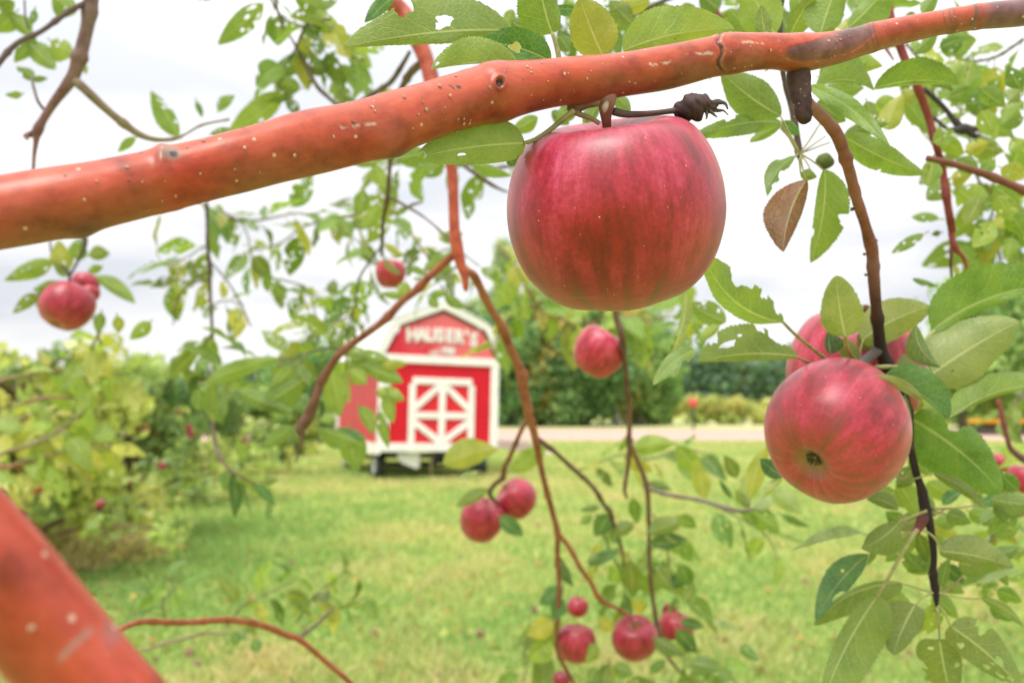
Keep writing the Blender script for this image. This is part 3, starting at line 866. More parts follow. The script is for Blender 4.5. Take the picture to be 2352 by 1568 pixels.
def calyx_mesh():
    mb = MB(); r = random.Random(3)
    for k in range(10):
        a = k * .628 + r.uniform(-.2, .2); s = r.uniform(.7, 1.1)
        d = np.array((math.cos(a), math.sin(a), 0))
        mb.tube([(0, 0, -.60), tuple(d * .05 * s + np.array((0, 0, -.71))), tuple(d * (.10 * s) + np.array((0, 0, -.77))), tuple(d * (.07 * s) + np.array((.01, 0, -.83)))], [.018, .02, .014, .005], 6, (.15, .14, .07))
    return mesh("calyx", np.vstack(mb.v), mb.f, [M_STEM], tint=np.vstack(mb.t))
ME_CALYX = calyx_mesh()
def stem_mesh(l=.55, bend=.1, r0=.035):
    mb = MB(); mb.tube(catmull(np.array([(0, 0, .45), (bend * .2, 0, .45 + l * .4), (bend, bend * .4, .45 + l * .8), (bend * 1.2, bend * .5, .45 + l)]), 8), [r0 * .9] * 3 + [r0 * .8] * 3 + [r0 * 1.1, r0 * 1.5], 8, (.17, .10, .05))
    return mesh("stem", np.vstack(mb.v), mb.f, [M_STEM], tint=np.vstack(mb.t))
ME_STEM = stem_mesh()
APPLES_ME = [apple_mesh("apple", s, 40, 34, c, f) for s, c, f in ((1, .05, .98), (2, .12, 1.06), (3, -.03, .92), (4, .08, 1.0))]

def put_apple(x, y, rpx, d, label, group=None, axis=(0, 0, 1), me=None, tint=(1, 1, 1), stem=True, calyx=True, stem_me=None, world_pos=None, radius=None):
    """axis: stem direction in camera-aligned terms (right, up, towards the camera)"""
    pos = P(x, y, d) if world_pos is None else np.array(world_pos)
    rad = rpx * d / FV if radius is None else radius
    ax = Vector(CM @ np.array(axis, float)).normalized() if world_pos is None else Vector(axis).normalized()
    q = ax.to_track_quat('Z', 'X')
    root = link("apple", me or random.choice(APPLES_ME), None, None, tint)
    root.matrix_world = Matrix.Translation(pos) @ q.to_matrix().to_4x4() @ Matrix.Rotation(random.uniform(0, 6.28), 4, 'Z') @ Matrix.Scale(rad, 4)
    tag(root, label, "apple", group)
    if stem: link("stem", stem_me or ME_STEM, root)
    if calyx: link("calyx", ME_CALYX, root)
    return root

# ------------------------------------------------------------------ the orchard trees at the left
def orchard_tree(x, dist, top, wid, seed, label, tints, n=4200, leaf=.045, dense=1.0):
    r = random.Random(seed)
    base = GD(x, dist)
    h = 1.6 + (937 - top) / FV * dist
    root = tag(empty("apple_tree", tuple(base)), label, "apple tree", "apple trees in the orchard row at the left")
    mb = MB(); TC = (.15, .11, .08)
    mb.tube([(0, 0, -.05), (.03, 0, h * .25), (-.03, .05, h * .5), (0, 0, h * .88)], [.07, .06, .045, .012], 10, TC)
    mb.build("trunk", M_WOOD, root, smooth=True)
    blobs = []
    for k in range(34):
        z = r.uniform(.10, .97); a = r.uniform(0, 6.28)
        reach = wid * .5 * (1 - .5 * z) * r.uniform(.45, 1.25)
        p1 = np.array((math.cos(a) * reach, math.sin(a) * reach, z * h + .05))
        z0 = max(.15, z - .12) * h
        MB().tube(catmull(np.array([(0, 0, z0), tuple(p1 * (.5, .5, 0) + np.array((0, 0, (z0 + p1[2]) / 2 + .12))), tuple(p1), tuple(p1 * (1.15, 1.15, 1) - np.array((0, 0, .18)))]), 9),
                  np.linspace(.022, .005, 9), 6, (.20, .12, .08)).build("branch", M_WOOD, root, smooth=True)
        s = r.uniform(.10, .25) * wid / 2.2
        blobs.append((*p1, s * 1.2, s * 1.2, s))
        blobs.append((*(p1 * (.6, .6, 1)), s, s, s * .8))
    Vv, F, t = clump_cloud(blobs, int(n * dense), leaf, tints, seed, .35, .9)
    tag(link("leaves", mesh("leaves", Vv, F, [M_FOL], tint=t), root), kind='stuff')
    return blobs, base

OT = [(.250, .362, .150), (.425, .525, .213), (.550, .620, .250), (.163, .263, .112), (.325, .425, .188)]
OY = [(.506, .550, .176), (.374, .462, .154), (.242, .341, .121), (.572, .572, .220)]
orch = [
    (40, 7.4, 815, 2.7, "bushy yellow green apple tree nearest the left edge", OY, 6500, .055, 1),
    (300, 9.8, 830, 2.5, "apple tree in the middle of the left row, red apples all over", OT, 5200, .06, 1),
    (455, 13.5, 880, 2.3, "apple tree behind and right of the middle one in the left row", OT, 3600, .065, 1),
    (560, 19.0, 905, 2.2, "smaller apple tree farther down the left row", OT, 5000, .07, 1),
    (655, 27.0, 915, 2.4, "hazy apple tree well down the left row, left of the wagon", OY, 4000, .09, 1),
    (-160, 9.8, 780, 2.6, "apple tree mostly outside the left edge behind the nearest one", OT, 5000, .05, 1),
    (722, 37.0, 920, 2.6, "farthest apple tree of the left row beside the wagon", OT, 3000, .11, 1),
]
OL = {0: "small red apple in the yellow green orchard tree at the left edge", 1: "small red apple in the middle orchard tree of the left row",
      2: "small red apple in the orchard tree right of the middle one", 3: "tiny red apple in the small orchard tree near the wagon"}
for k, (x, dist, top, wid, lab, tn, n, lf, dn) in enumerate(orch):
    blobs, base = orchard_tree(x, dist, top, wid, 90 + k, lab, tn, n, lf, dn)
    rr = random.Random(k)
    front = [b for b in blobs if b[1] < 0.25]
    made = []
    for j in range({0: 14, 1: 26, 2: 16, 3: 5}.get(k, 0)):
        b = rr.choice(front)
        pos = np.array(b[:3]) + np.array((rr.uniform(-.1, .1), -b[4] * rr.uniform(1.0, 1.35), -b[5] * rr.uniform(0, .9))) + np.array(base)
        names = ["left", "middle", "right", "small"]
        made.append(put_apple(0, 0, 0, 1, OL[k], OL[k].replace("apple", "apples"),
                  axis=(rr.uniform(-.3, .3), rr.uniform(-.3, .3), 1), tint=(.85, .8, .85), stem=False, calyx=False, world_pos=pos, radius=.042))
    for key, word in (((lambda q: q[1]), 'highest'), ((lambda q: -q[1]), 'lowest'), ((lambda q: q[0]), 'leftmost'), ((lambda q: -q[0]), 'rightmost')):
        if not made: break
        best = min(made, key=lambda o: key([float(c[0]) for c in proj(np.array(o.matrix_world.translation)[None])]))
        best['label'] = word + OL[k].replace('tiny', 'small')[5:].replace('apple in', 'apple of', 1); made.remove(best)

# tall dry grass tuft under the nearest orchard tree
p = G(110, 1285)
r_ = np.random.default_rng(5); n = 800
a = r_.uniform(0, 6.28, n); q = r_.uniform(0, 1, n) ** .5 * 1.0
b0 = np.stack([np.cos(a) * q * 1.2, np.sin(a) * q, np.zeros(n)], -1); h = r_.uniform(.12, .5, n) * (1.2 - q * .8)
tp = b0 + np.stack([r_.normal(0, .16, n), r_.normal(0, .16, n), h], -1); e = np.stack([np.cos(a * 3), np.sin(a * 3), 0 * a], -1) * .005
V = np.stack([b0 - e, b0 + e, (b0 + tp) / 2 + e + np.array((0, 0, .05)), tp], 1).reshape(-1, 3)
i = np.arange(n)[:, None] * 4
c = np.array((.62, .52, .26)) * r_.uniform(.6, 1.2, (n, 1))
tag(link("grass", mesh("grass", V, np.hstack([i, i + 1, i + 2, i + 3]), [M_GRASS], tint=np.repeat(c, 4, 0)), None, tuple(p)), kind='stuff')

# windfall apples lying in the grass
wf = [("I", 790, 950), ("I", 1930, 1170), ("I", 1170, 1540), ("I", 720, 1275), ("H", 215, 1290), ("H", 885, 1290), ("H", 1230, 1130), ("H", 1250, 590),
      ("G", 795, 690), ("G", 1580, 720), ("G", 1840, 830), ("G", 1195, 1410), ("G", 1240, 1490), ("G", 925, 575), ("H", 620, 1560), ("H", 250, 790), ("I", 1990, 1200), ("I", 1430, 1450)]
wl = ["below the second apple's left leaves", "right of the hanging leaves near the right edge", "at the bottom edge under the hanging leaves", "left of the long drooping leaf",
      "red, alone in the lower middle of the lawn", "left of the two low hanging apples", "just left of the low hanging apple cluster", "right of the pair of hanging apples",
      "in the shade under the left row of trees", "on the lawn below the hanging leaf tip", "on the lawn left of the leafy sprig", "under the arching red twig, upper of two", "under the arching red twig, lower of two",
      "under the right side of the left row", "at the bottom edge of the lawn, middle", "on the lawn left of centre", "beside another windfall near the right edge", "between the long leaf and the olive leaf"]
for (t, x, y), w in list(zip(wf, wl)):
    g = G(*T(t, x, y))
    put_apple(0, 0, 0, 1, "fallen red apple in the grass " + w, "fallen apples in the grass", axis=(random.uniform(-1, 1), random.uniform(-1, 1), .4), tint=(.5, 2.4, .9),
              stem=False, calyx=False, world_pos=(g[0], g[1], .035), radius=.027)

# ------------------------------------------------------------------ the near apple tree
ROOT = np.array((-1.05, .25, 0.0))
near = tag(empty("apple_tree", tuple(ROOT)), "near apple tree with a smooth red limb crossing the view and drooping leafy twigs", "apple tree")

CENTER = []                                  # (branch object, points) for attaching leaves
RD = (.48, .070, .028); RD2 = (.42, .075, .035); BR = (.16, .085, .06); DK = (.060, .042, .040); GY = (.15, .115, .085); RP = (.27, .07, .055)

def limb(pts, tint, n=60, seg=12, mat=None, name="branch", swell=(), label=None, dents=True, paint=None, extra=None, parent=near):
    """pts: (tile, x, y, depth, radius in tile px)"""
    q = []
    for (t, x, y, d, r) in pts:
        X, Y = T(t, x, y); s = 1.0 if t == 'V' else .3633
        q.append((*P(X, Y, d), r * s * d / FV))
    c = catmull(np.array(q), n)
    C, rad = c[:, :3], np.maximum(c[:, 3], 2e-4)
    return limb_world(C, rad, tint, seg, mat, name, swell, label, paint, parent)

def limb_world(C, rad, tint, seg=12, mat=None, name="branch", swell=(), label=None, paint=None, parent=near):
    n = len(C)
    s = np.concatenate([[0], np.cumsum(np.linalg.norm(np.diff(C, axis=0), axis=1))])
    w = snoise(s[:, None] / max(rad.mean(), 1e-4), .35, int(1e4 * abs(C[0, 0])) % 999, 3)
    rr = rad[:, None] * (1 + .06 * w[:, None])
    if (mat or M_TWIG) is M_TWIG and name == "branch" and n > 20:
        rb = random.Random(int(abs(C[0, 0]) * 1e4) + n)
        pos = 0.0
        while pos < s[-1]:
            pos += rad.mean() * rb.uniform(9, 22)
            rr = rr * (1 + rb.uniform(.12, .38) * np.exp(-((s - pos) / (rad.mean() * rb.uniform(.9, 1.8))) ** 2))[:, None]
    if len(swell):
        X, Y, D_ = proj(C)
        for (x, a, wd) in swell: rr = rr * (1 + a * np.exp(-((X - x) / wd) ** 2))[:, None]
    th = np.linspace(0, 2 * np.pi, seg, endpoint=False)
    rr = rr * (1 + .03 * np.sin(2 * th + 1)[None, :] + .02 * np.sin(3 * th[None, :] + s[:, None] / rad.mean() * .3))
    V, F, uv, D_ = tube_geo(C, rr, seg)
    t = np.tile(np.array(tint, float), (len(V), 1)) if np.ndim(tint) == 1 else None
    if t is None:
        a, b = np.array(tint[0], float), np.array(tint[1], float)
        k = np.concatenate([np.repeat(np.linspace(0, 1, n), seg), [0, 1]])[:, None]
        t = a * (1 - k) + b * k
    if paint is not None:
        V, t = paint(V, t, C, rad, D_, seg)
    o = link(name, mesh(name, V - ROOT, F, [mat or M_TWIG], tint=t, uv=uv), parent)
    if label: o['label'] = label
    CENTER.append((o, C))
    return o

# --- the big limb
def paint_main(V, t, C, rad, D, seg):
    X, Y, dd = proj(V)
    cx, cy, _ = proj(C)
    cyv = np.concatenate([np.repeat(cy, seg), [cy[0], cy[-1]]])
    rel = (cyv - Y)                                         # + above the centre line
    def blend(m, c): 
        nonlocal t
        m = np.clip(m, 0, 1)[:, None]; t = t * (1 - m) + np.array(c) * m
    nz = snoise(V, 160, 5, 3)
    rad_n = np.concatenate([np.repeat(rad, seg), rad[[0, -1]]])
    nrm = np.vstack([D.reshape(-1, 3), D[0, :1], D[-1, :1]])
    # duller red mottling scattered by noise
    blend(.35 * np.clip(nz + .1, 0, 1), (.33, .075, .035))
    # salmon top, browner under side: sun-reddened bark plus painted light and shade
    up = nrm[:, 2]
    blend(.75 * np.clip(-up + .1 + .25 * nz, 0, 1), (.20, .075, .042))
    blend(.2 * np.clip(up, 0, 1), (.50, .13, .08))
    blend(.6 * np.exp(-((X - 430) / 70) ** 2) * (rel < 30), (.46, .035, .018))
    blend(.5 * np.exp(-((X - 830) / 60) ** 2) * np.clip(-rel / 30 + .6, 0, 1), (.47, .035, .02))
    # old wound bark, purple grey, upper side
    e = ((X - 1915) / 105) ** 2 + ((rel - 8 - .10 * (X - 1900)) / 27) ** 2 + .35 * nz
    blend((1.0 - e) * 3, (.19, .07, .06))
    V = V - nrm * (rad_n * .03 * np.clip((1.0 - e) * 6, 0, 1))[:, None]
    t = t * (1 + .35 * snoise(V, 420, 31, 3)[:, None] * np.clip((1.1 - e) * 4, 0, 1)[:, None])
    rim = np.clip(1 - np.abs(e - 1.05 + .1 * nz) / .06, 0, 1)
    blend(rim * .6 * (rel < 12) * np.clip(.6 + snoise(V, 1400, 6, 2) * 2, 0, 1), (.50, .38, .32))
    blend((X - 2240) / 40 + .4 * nz, (.20, .09, .095))
    blend((np.abs(X - 2238 - 6 * np.sin(rel * .1)) < 5) * .8, (.12, .08, .07))
    # crack ring
    xr = 1652 + 5 * np.sin(rel * .13) + 3 * nz
    fz = snoise(V, 900, 9, 3)
    blend((1 - np.abs(X - xr - 3 * fz) / (3.0 + 2.5 * fz)) * 1.6 * (rel > -30), (.06, .042, .038))
    blend((1 - np.abs(X - xr - 8 - 2 * fz) / 3) * .8 * (fz > 0), (.38, .27, .2))
    V = V - nrm * (rad_n * .07 * np.clip(1 - np.abs(X - xr - 3 * fz) / 5, 0, 1) * (rel > -30))[:, None] + nrm * (rad_n * (.035 + .02 * fz) * np.exp(-((np.abs(X - xr) - 9) / 5) ** 2) * (rel > -34))[:, None]
    for x, w in ((1990, 3), (2003, 3), (2013, 2.5), (2185, 3), (2172, 2), (2195, 2)):
        blend((np.abs(X - x + .22 * rel - 2 * nz) < w) * .75, (.16, .075, .06))
    # curved scar by the crack
    q = np.hypot(X - 1686, (Y - 103) * .9)
    blend((np.abs(q - 15 - 2 * nz) < 2.4) * (X > 1678) * .55, (.20, .07, .05))
    # buds and scars
    q = np.hypot((X - 390) / 34, (Y - 352) / 21); g = np.clip(1 - q, 0, 1)
    blend(g * 2.2, (.27, .15, .11)); 
    q = np.hypot((X - 399) / 12, (Y - 354) / 8); blend((1 - q) * 3, (.035, .03, .035))
    V = V + nrm * (rad_n * .10 * np.exp(-((X - 372) / 16) ** 2))[:, None] * np.clip(rel / 40 + .8, .2, 1)[:, None]
    q = np.hypot((X - 1148), (Y - 190) * .85)
    blend((10 - q) / 3, (.05, .035, .035)); blend((3.6 - q) / 1.5, (.30, .16, .13))
    blend(np.exp(-((q - 14) / 3.5) ** 2) * .7, (.40, .07, .035))
    V = V - nrm * (rad_n * .13 * np.exp(-(q / 8) ** 2))[:, None] + nrm * (rad_n * .08 * np.exp(-((q - 12) / 5) ** 2))[:, None]
    # lower swelling where a shoot broke off
    q = np.hypot((X - 905) / 34, (Y - 345) / 30); V = V + nrm * (rad_n * .16 * np.exp(-q ** 2))[:, None]
    blend(np.exp(-(np.hypot((X - 915) / 22, (Y - 352) / 18)) ** 2) * .8, (.17, .05, .045))
    q = np.hypot((X - 190) / 34, (Y - 535) / 30); V = V + nrm * (rad_n * .12 * np.exp(-q ** 2))[:, None]
    blend(np.exp(-q ** 2) * .8, (.16, .07, .055))
    # corky scratches
    hz = snoise(V, 1500, 12, 3)
    for (x0, x1, yc, s_) in ((770, 875, 293, -.06), (1570, 1642, 128, -.05), (1480, 1550, 150, -.08), (1700, 1760, 100, -.02)):
        w_ = np.clip(1 - np.abs(Y - yc - s_ * (X - x0) + 6 * nz) / (3.5 + 3 * hz).clip(.5), 0, 1) * np.clip((X - x0) / 12, 0, 1) * np.clip((x1 - X) / 12, 0, 1)
        blend(w_ * 1.4 * np.clip(hz * 2.5 + .5, 0, 1), (.58, .40, .30))
    return V, t

main = limb([('V', -420, 600, .185, 84), ('V', -150, 520, .19, 82), ('V', 0, 490, .20, 80), ('V', 200, 452, .21, 75), ('V', 400, 406, .222, 71), ('V', 550, 370, .23, 70), ('V', 700, 331, .24, 69), ('V', 830, 303, .25, 68),
             ('V', 950, 268, .26, 66), ('V', 1050, 236, .268, 63), ('V', 1150, 210, .275, 61), ('V', 1270, 190, .283, 53), ('V', 1400, 175, .29, 48), ('V', 1530, 155, .298, 46), ('V', 1660, 127, .304, 43),
             ('V', 1760, 119, .309, 39), ('V', 1840, 122, .314, 40), ('V', 1920, 110, .318, 36), ('V', 2005, 86, .322, 31), ('V', 2080, 68, .326, 28), ('V', 2160, 52, .33, 27), ('V', 2250, 38, .334, 27), ('V', 2360, 27, .34, 29), ('V', 2600, -10, .36, 30), ('V', 2900, -60, .38, 28)],
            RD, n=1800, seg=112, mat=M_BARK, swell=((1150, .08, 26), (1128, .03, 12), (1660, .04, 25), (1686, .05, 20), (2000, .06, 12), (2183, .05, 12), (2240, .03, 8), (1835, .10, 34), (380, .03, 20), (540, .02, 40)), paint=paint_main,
            label="thick smooth red limb with pale dots crossing the top of the view")

# raised pale bark pores on the big limb and on the low limb
def pores(parent, C, rad, xs, n, seed, size, zrange=(-1, 1)):
    r = np.random.default_rng(seed)
    base_v, base_f = [], []
    ico = [(0, 0, 1)] + [(math.cos(a) * .9, math.sin(a) * .9, .35) for a in np.linspace(0, 2 * np.pi, 9)[:-1]] + [(math.cos(a) * 1.1, math.sin(a) * 1.1, -.25) for a in np.linspace(0, 2 * np.pi, 9)[:-1]]
    ico = np.array(ico)
    tri = [(0, 1 + j, 1 + (j + 1) % 8) for j in range(8)] + [(1 + j, 9 + j, 9 + (j + 1) % 8, 1 + (j + 1) % 8) for j in range(8)]
    X, Y, D_ = proj(C)
    ok = np.where((X > xs[0]) & (X < xs[1]))[0]
    tan = np.gradient(C, axis=0); tan /= np.linalg.norm(tan, axis=1)[:, None]
    mb = MB()
    for _ in range(n):
        i = r.choice(ok); tg = tan[i]
        view = CL - C[i]; view -= tg * (view @ tg); view /= np.linalg.norm(view)
        oth = np.cross(tg, view); a = r.uniform(-1.75, 1.75)
        nrm = view * math.cos(a) + oth * math.sin(a)
        s = size * r.uniform(.45, 1.25) * (rad[i] / .0085) ** .4
        b1 = np.cross(nrm, tg)
        v = (ico[:, :1] * tg * r.uniform(.7, 1.1) + ico[:, 1:2] * b1 * r.uniform(.8, 1.3) + ico[:, 2:] * nrm * .55) * s + C[i] + nrm * rad[i] * 1.0
        mb.add(v - ROOT, tri, np.array((.54, .34, .24)) * r.uniform(.6, 1.1))
    o = mb.build("bark_pores", M_STEM, parent, smooth=True)
    o['kind'] = 'stuff'
    return o
C_main = CENTER[-1][1]
rad_main = np.interp(proj(C_main)[0], [-400, 0, 400, 700, 950, 1150, 1400, 1660, 1840, 2005, 2160, 2900], np.array([84 * .185, 80 * .2, 71 * .222, 69 * .24, 66 * .26, 61 * .275, 48 * .29, 43 * .304, 40 * .314, 31 * .322, 27 * .33, 28 * .38]) / FV)
pores(main, C_main, rad_main, (-20, 2370), 170, 3, .00050)

# --- low limb in the bottom left corner
def paint_low(V, t, C, rad, D, seg):
    X, Y, _ = proj(V); nz = snoise(V, 160, 8, 3)
    q = (X - 172) * .70 + (Y - 1478) * .72         # along the limb from the scar
    p = (X - 172) * .72 - (Y - 1478) * .70
    m = (np.clip(1.3 - np.abs(q - .0012 * p ** 2 - 3 * nz) / 8, 0, 1) * np.clip((60 - np.abs(p)) / 15, 0, 1) * .7)[:, None]
    t = t * (1 - m) + np.array((.26, .20, .17)) * m
    m = (np.clip(1.2 - np.hypot((X - 255) / 30, (Y - 1452) / 38), 0, 1))[:, None]
    t = t * (1 - m * .8) + np.array((.30, .10, .09)) * m * .8
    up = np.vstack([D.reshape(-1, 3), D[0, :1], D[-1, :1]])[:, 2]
    m = np.clip(-up * .9 + .25 + .45 * nz, 0, 1)[:, None] * .6  # under side browned: shade painted into the tint along with less-reddened bark
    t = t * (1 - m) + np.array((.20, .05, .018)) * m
    return V, t
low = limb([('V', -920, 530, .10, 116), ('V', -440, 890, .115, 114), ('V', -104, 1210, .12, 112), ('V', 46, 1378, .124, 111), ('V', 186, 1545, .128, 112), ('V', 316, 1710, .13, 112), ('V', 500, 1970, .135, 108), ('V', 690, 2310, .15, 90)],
           (.42, .058, .028), n=260, seg=64, mat=M_BARK, paint=paint_low, swell=((262, .05, 25),), label="blurred thick red limb in the bottom left corner")
pores(low, CENTER[-1][1], np.full(260, 115 * .124 / FV), (-60, 420), 12, 6, .0004)

# trunk outside the frame at the left, and an overhead limb the drooping twigs hang from
end_main, end_low = C_main[0], CENTER[-1][1][0]
fork = ROOT + np.array((.12, .0, 1.45))
limb_world(catmull(np.array([ROOT + (0, 0, -.1), ROOT + (.03, .02, .7), fork + (0, 0, 0), ROOT + (.15, .1, 2.0), ROOT + (.5, .5, 2.5), ROOT + (1.1, 1.0, 2.78), ROOT + (2.0, 1.2, 2.84), ROOT + (2.9, .9, 2.8)]), 60),
           np.interp(np.arange(60), [0, 15, 25, 40, 59], [.075, .06, .05, .03, .012]), (GY, BR), 16, M_TWIG, "trunk")
limb_world(catmull(np.array([fork, fork + (.30, -.12, .13), (end_main + fork) / 2 + (0.05, -.06, .06), end_main]), 24), np.linspace(.03, 84 * .185 / FV, 24), RD, 20, M_BARK)
limb_world(catmull(np.array([fork + (0, 0, -.15), (end_low + fork) / 2 + (0, -.05, .12), end_low]), 20), np.linspace(.03, 120 * .13 / FV, 20), RD, 20, M_BARK)

# --- right hand side branch with its cut stub
stub = limb([('C', 748, 400, .314, 62), ('C', 748, 470, .315, 66), ('C', 760, 560, .314, 62), ('C', 775, 660, .312, 56), ('C', 785, 730, .311, 48), ('C', 788, 772, .311, 30), ('C', 789, 784, .311, 12)],
            (.055, .030, .024), n=90, seg=40, label="short dark cut stub under the limb",
           paint=lambda V, t, C, rad, D, seg: (V + np.vstack([D.reshape(-1, 3), D[0, :1], D[-1, :1]]) * (.00035 * snoise(V, 700, 2, 3))[:, None], t * (1 + .5 * snoise(V, 420, 4, 3)[:, None])))
pores(stub, CENTER[-1][1], np.full(90, 60 * .3633 * .314 / FV), (1700, 1900), 26, 9, .0003)
side = limb([('C', 800, 640, .316, 34.8), ('C', 850, 690, .33, 34.8), ('C', 920, 760, .34, 36.5), ('C', 990, 850, .35, 36.5), ('C', 1035, 960, .36, 35.7), ('C', 1070, 1080, .375, 33.9), ('C', 1115, 1250, .39, 33.1), ('C', 1165, 1400, .40, 32.2), ('C', 1200, 1530, .41, 33.1),
              ('F', 1215, 180, .415, 32.2), ('F', 1225, 330, .42, 31.3), ('F', 1240, 520, .43, 32.2), ('F', 1255, 680, .44, 34.8), ('F', 1270, 790, .445, 38.3), ('F', 1320, 910, .45, 34.8), ('F', 1390, 1020, .46, 26.1), ('F', 1440, 1150, .47, 22.6),
              ('F', 1455, 1300, .475, 22.6), ('I', 1455, 60, .48, 22.6), ('I', 1490, 230, .48, 23.5), ('I', 1530, 350, .48, 26.1), ('I', 1548, 450, .48, 29.6), ('I', 1585, 600, .48, 20.9), ('I', 1605, 760, .48, 19.1), ('I', 1600, 880, .48, 20.9), ('I', 1615, 980, .48, 24.4), ('I', 1622, 1060, .48, 12.2), ('I', 1625, 1110, .48, 6.1)],
            ((.27, .11, .09), (.27, .11, .09)), n=240, seg=18, swell=((1925, .12, 12), (2003, .12, 10), (2000, .1, 8), (2131, .25, 10)), label="brown to purple black branch curving down past the second apple",
            paint=lambda V, t, C, rad, D, seg: (V, np.array((.27, .11, .09)) + (np.array((.035, .022, .024)) - np.array((.27, .11, .09))) * np.clip((proj(V)[1] - 560) / 190, 0, 1)[:, None]))
pores(side, CENTER[-1][1], np.full(240, 38 * .3633 * .40 / FV), (1840, 2020), 34, 8, .00034)
limb([('F', 1265, 790, .445, 30), ('F', 1200, 840, .44, 32), ('F', 1140, 890, .435, 38), ('F', 1110, 900, .43, 26)], (.10, .08, .075), n=16, seg=12, name="spur")
limb([('I', 1550, 470, .48, 30), ('I', 1530, 540, .478, 34), ('I', 1500, 600, .475, 24), ('I', 1470, 640, .47, 12)], ((.05, .035, .035), (.25, .06, .05)), n=14, seg=12, name="spur")
# knobs
for (t, x, y, d, s) in (('C', 1092, 1322, .395, 12), ('C', 1240, 1520, .41, 12), ('F', 1168, 190, .415, 9), ('F', 1178, 320, .42, 9), ('I', 1580, 880, .48, 10), ('F', 1480, 1410, .477, 14), ('I', 1590, 470, .48, 16)):
    X, Y = T(t, x, y)
    limb([(t, x - 6, y, d, s), (t, x + 2, y + 2, d - .001, s * .9), (t, x + s * .8, y + 3, d - .001, s * .3)], (.11, .07, .06), n=6, seg=8, name="bud")

# dark straight twig behind the limb
limb([('C', 632, -250, .46, 26), ('C', 630, 0, .46, 27), ('C', 625, 230, .46, 22), ('C', 650, 450, .47, 18), ('C', 690, 620, .47, 18), ('C', 722, 760, .47, 19), ('C', 742, 880, .47, 22), ('C', 750, 960, .47, 26), ('C', 760, 1010, .47, 12)],
     ((.075, .05, .05), (.12, .08, .06)), n=60, seg=12)
# spur carrying the big apple
limb([('B', 1685, 600, .29, 62), ('B', 1688, 640, .29, 54), ('B', 1682, 690, .291, 46), ('B', 1682, 740, .293, 34), ('B', 1686, 790, .296, 28), ('B', 1688, 840, .299, 26)], ((.33, .20, .17), (.26, .10, .08)), n=26, seg=18, name="spur", label="short downy spur holding the big apple")
limb([('B', 1650, 640, .29, 30), ('B', 1560, 655, .291, 32), ('B', 1490, 680, .292, 36), ('B', 1440, 690, .292, 22)], ((.38, .27, .22), (.33, .25, .20)), n=18, seg=14, name="bud")
limb([('B', 1690, 640, .288, 12), ('B', 1675, 680, .287, 22), ('B', 1672, 715, .287, 4)], (.50, .42, .35), n=10, seg=10, name="bud")
limb([('B', 1730, 705, .292, 26), ('B', 1800, 722, .293, 22), ('B', 1900, 722, .293, 19), ('B', 2020, 712, .292, 17), ('B', 2110, 700, .291, 19), ('B', 2170, 690, .29, 26)], (.13, .095, .085), n=24, seg=12, name="dead_twig")
# dried fruitlet with its shrivelled calyx
mum = limb([('C', -30, 660, .291, 20), ('C', 0, 680, .291, 62), ('C', 45, 685, .291, 84), ('C', 95, 680, .291, 82), ('C', 140, 668, .291, 58), ('C', 170, 668, .291, 42), ('C', 215, 672, .291, 34), ('C', 240, 670, .291, 12)],
           (.085, .05, .052), n=44, seg=30, name="dried_fruit", label="shrivelled dark fruitlet",
           paint=lambda V, t, C, rad, D, seg: (V + np.vstack([D.reshape(-1, 3), D[0, :1], D[-1, :1]]) * (.0010 * snoise(V, 1100, 2, 3))[:, None], t * (1 + .5 * snoise(V, 500, 4, 2)[:, None])))
for pts in ([('C', 200, 655, .290, 20), ('C', 245, 648, .290, 16), ('C', 285, 655, .289, 10), ('C', 302, 690, .288, 5)], [('C', 200, 690, .291, 18), ('C', 240, 700, .291, 12), ('C', 275, 700, .292, 6), ('C', 305, 728, .292, 3)],
            [('C', 190, 700, .290, 14), ('C', 215, 725, .289, 8), ('C', 235, 742, .288, 3)], [('C', 165, 700, .290, 12), ('C', 170, 735, .289, 7), ('C', 164, 755, .289, 3)], [('C', 200, 650, .293, 14), ('C', 240, 636, .295, 10), ('C', 268, 640, .296, 4)]):
    limb(pts, (.075, .072, .06), n=10, seg=8, name="sepal", parent=mum)

# --- middle distance branches
fork2 = limb([('B', 120, -300, .80, 60), ('B', 300, -20, .80, 60), ('B', 420, 110, .80, 54), ('B', 500, 270, .79, 52), ('B', 560, 430, .785, 50), ('B', 610, 650, .78, 46), ('B', 680, 900, .78, 38), ('E', 712, -300, .78, 34), ('E', 722, 0, .78, 34), ('E', 735, 120, .78, 38), ('E', 760, 240, .78, 33), ('E', 788, 330, .78, 26), ('E', 796, 410, .78, 18), ('E', 798, 425, .78, 8)],
             RD2, n=120, seg=18, mat=M_BARK, label="red branch hanging behind the limb, ending in a blunt stub")
left2 = limb([('E', 735, 180, .78, 24), ('E', 680, 230, .785, 24), ('E', 590, 310, .80, 24), ('E', 480, 420, .82, 23), ('E', 390, 490, .84, 23), ('E', 290, 600, .86, 24), ('E', 170, 690, .88, 22), ('E', 60, 770, .90, 22), ('E', -10, 830, .91, 25),
              ('D', 2090, 900, .92, 26), ('D', 2030, 1000, .93, 28), ('D', 1990, 1110, .93, 28), ('D', 1960, 1200, .94, 38), ('D', 1900, 1290, .94, 34), ('D', 1915, 1340, .94, 16), ('D', 1890, 1420, .94, 8), ('D', 1870, 1510, .94, 6)],
             ((.36, .10, .06), (.12, .08, .055)), n=120, seg=14)
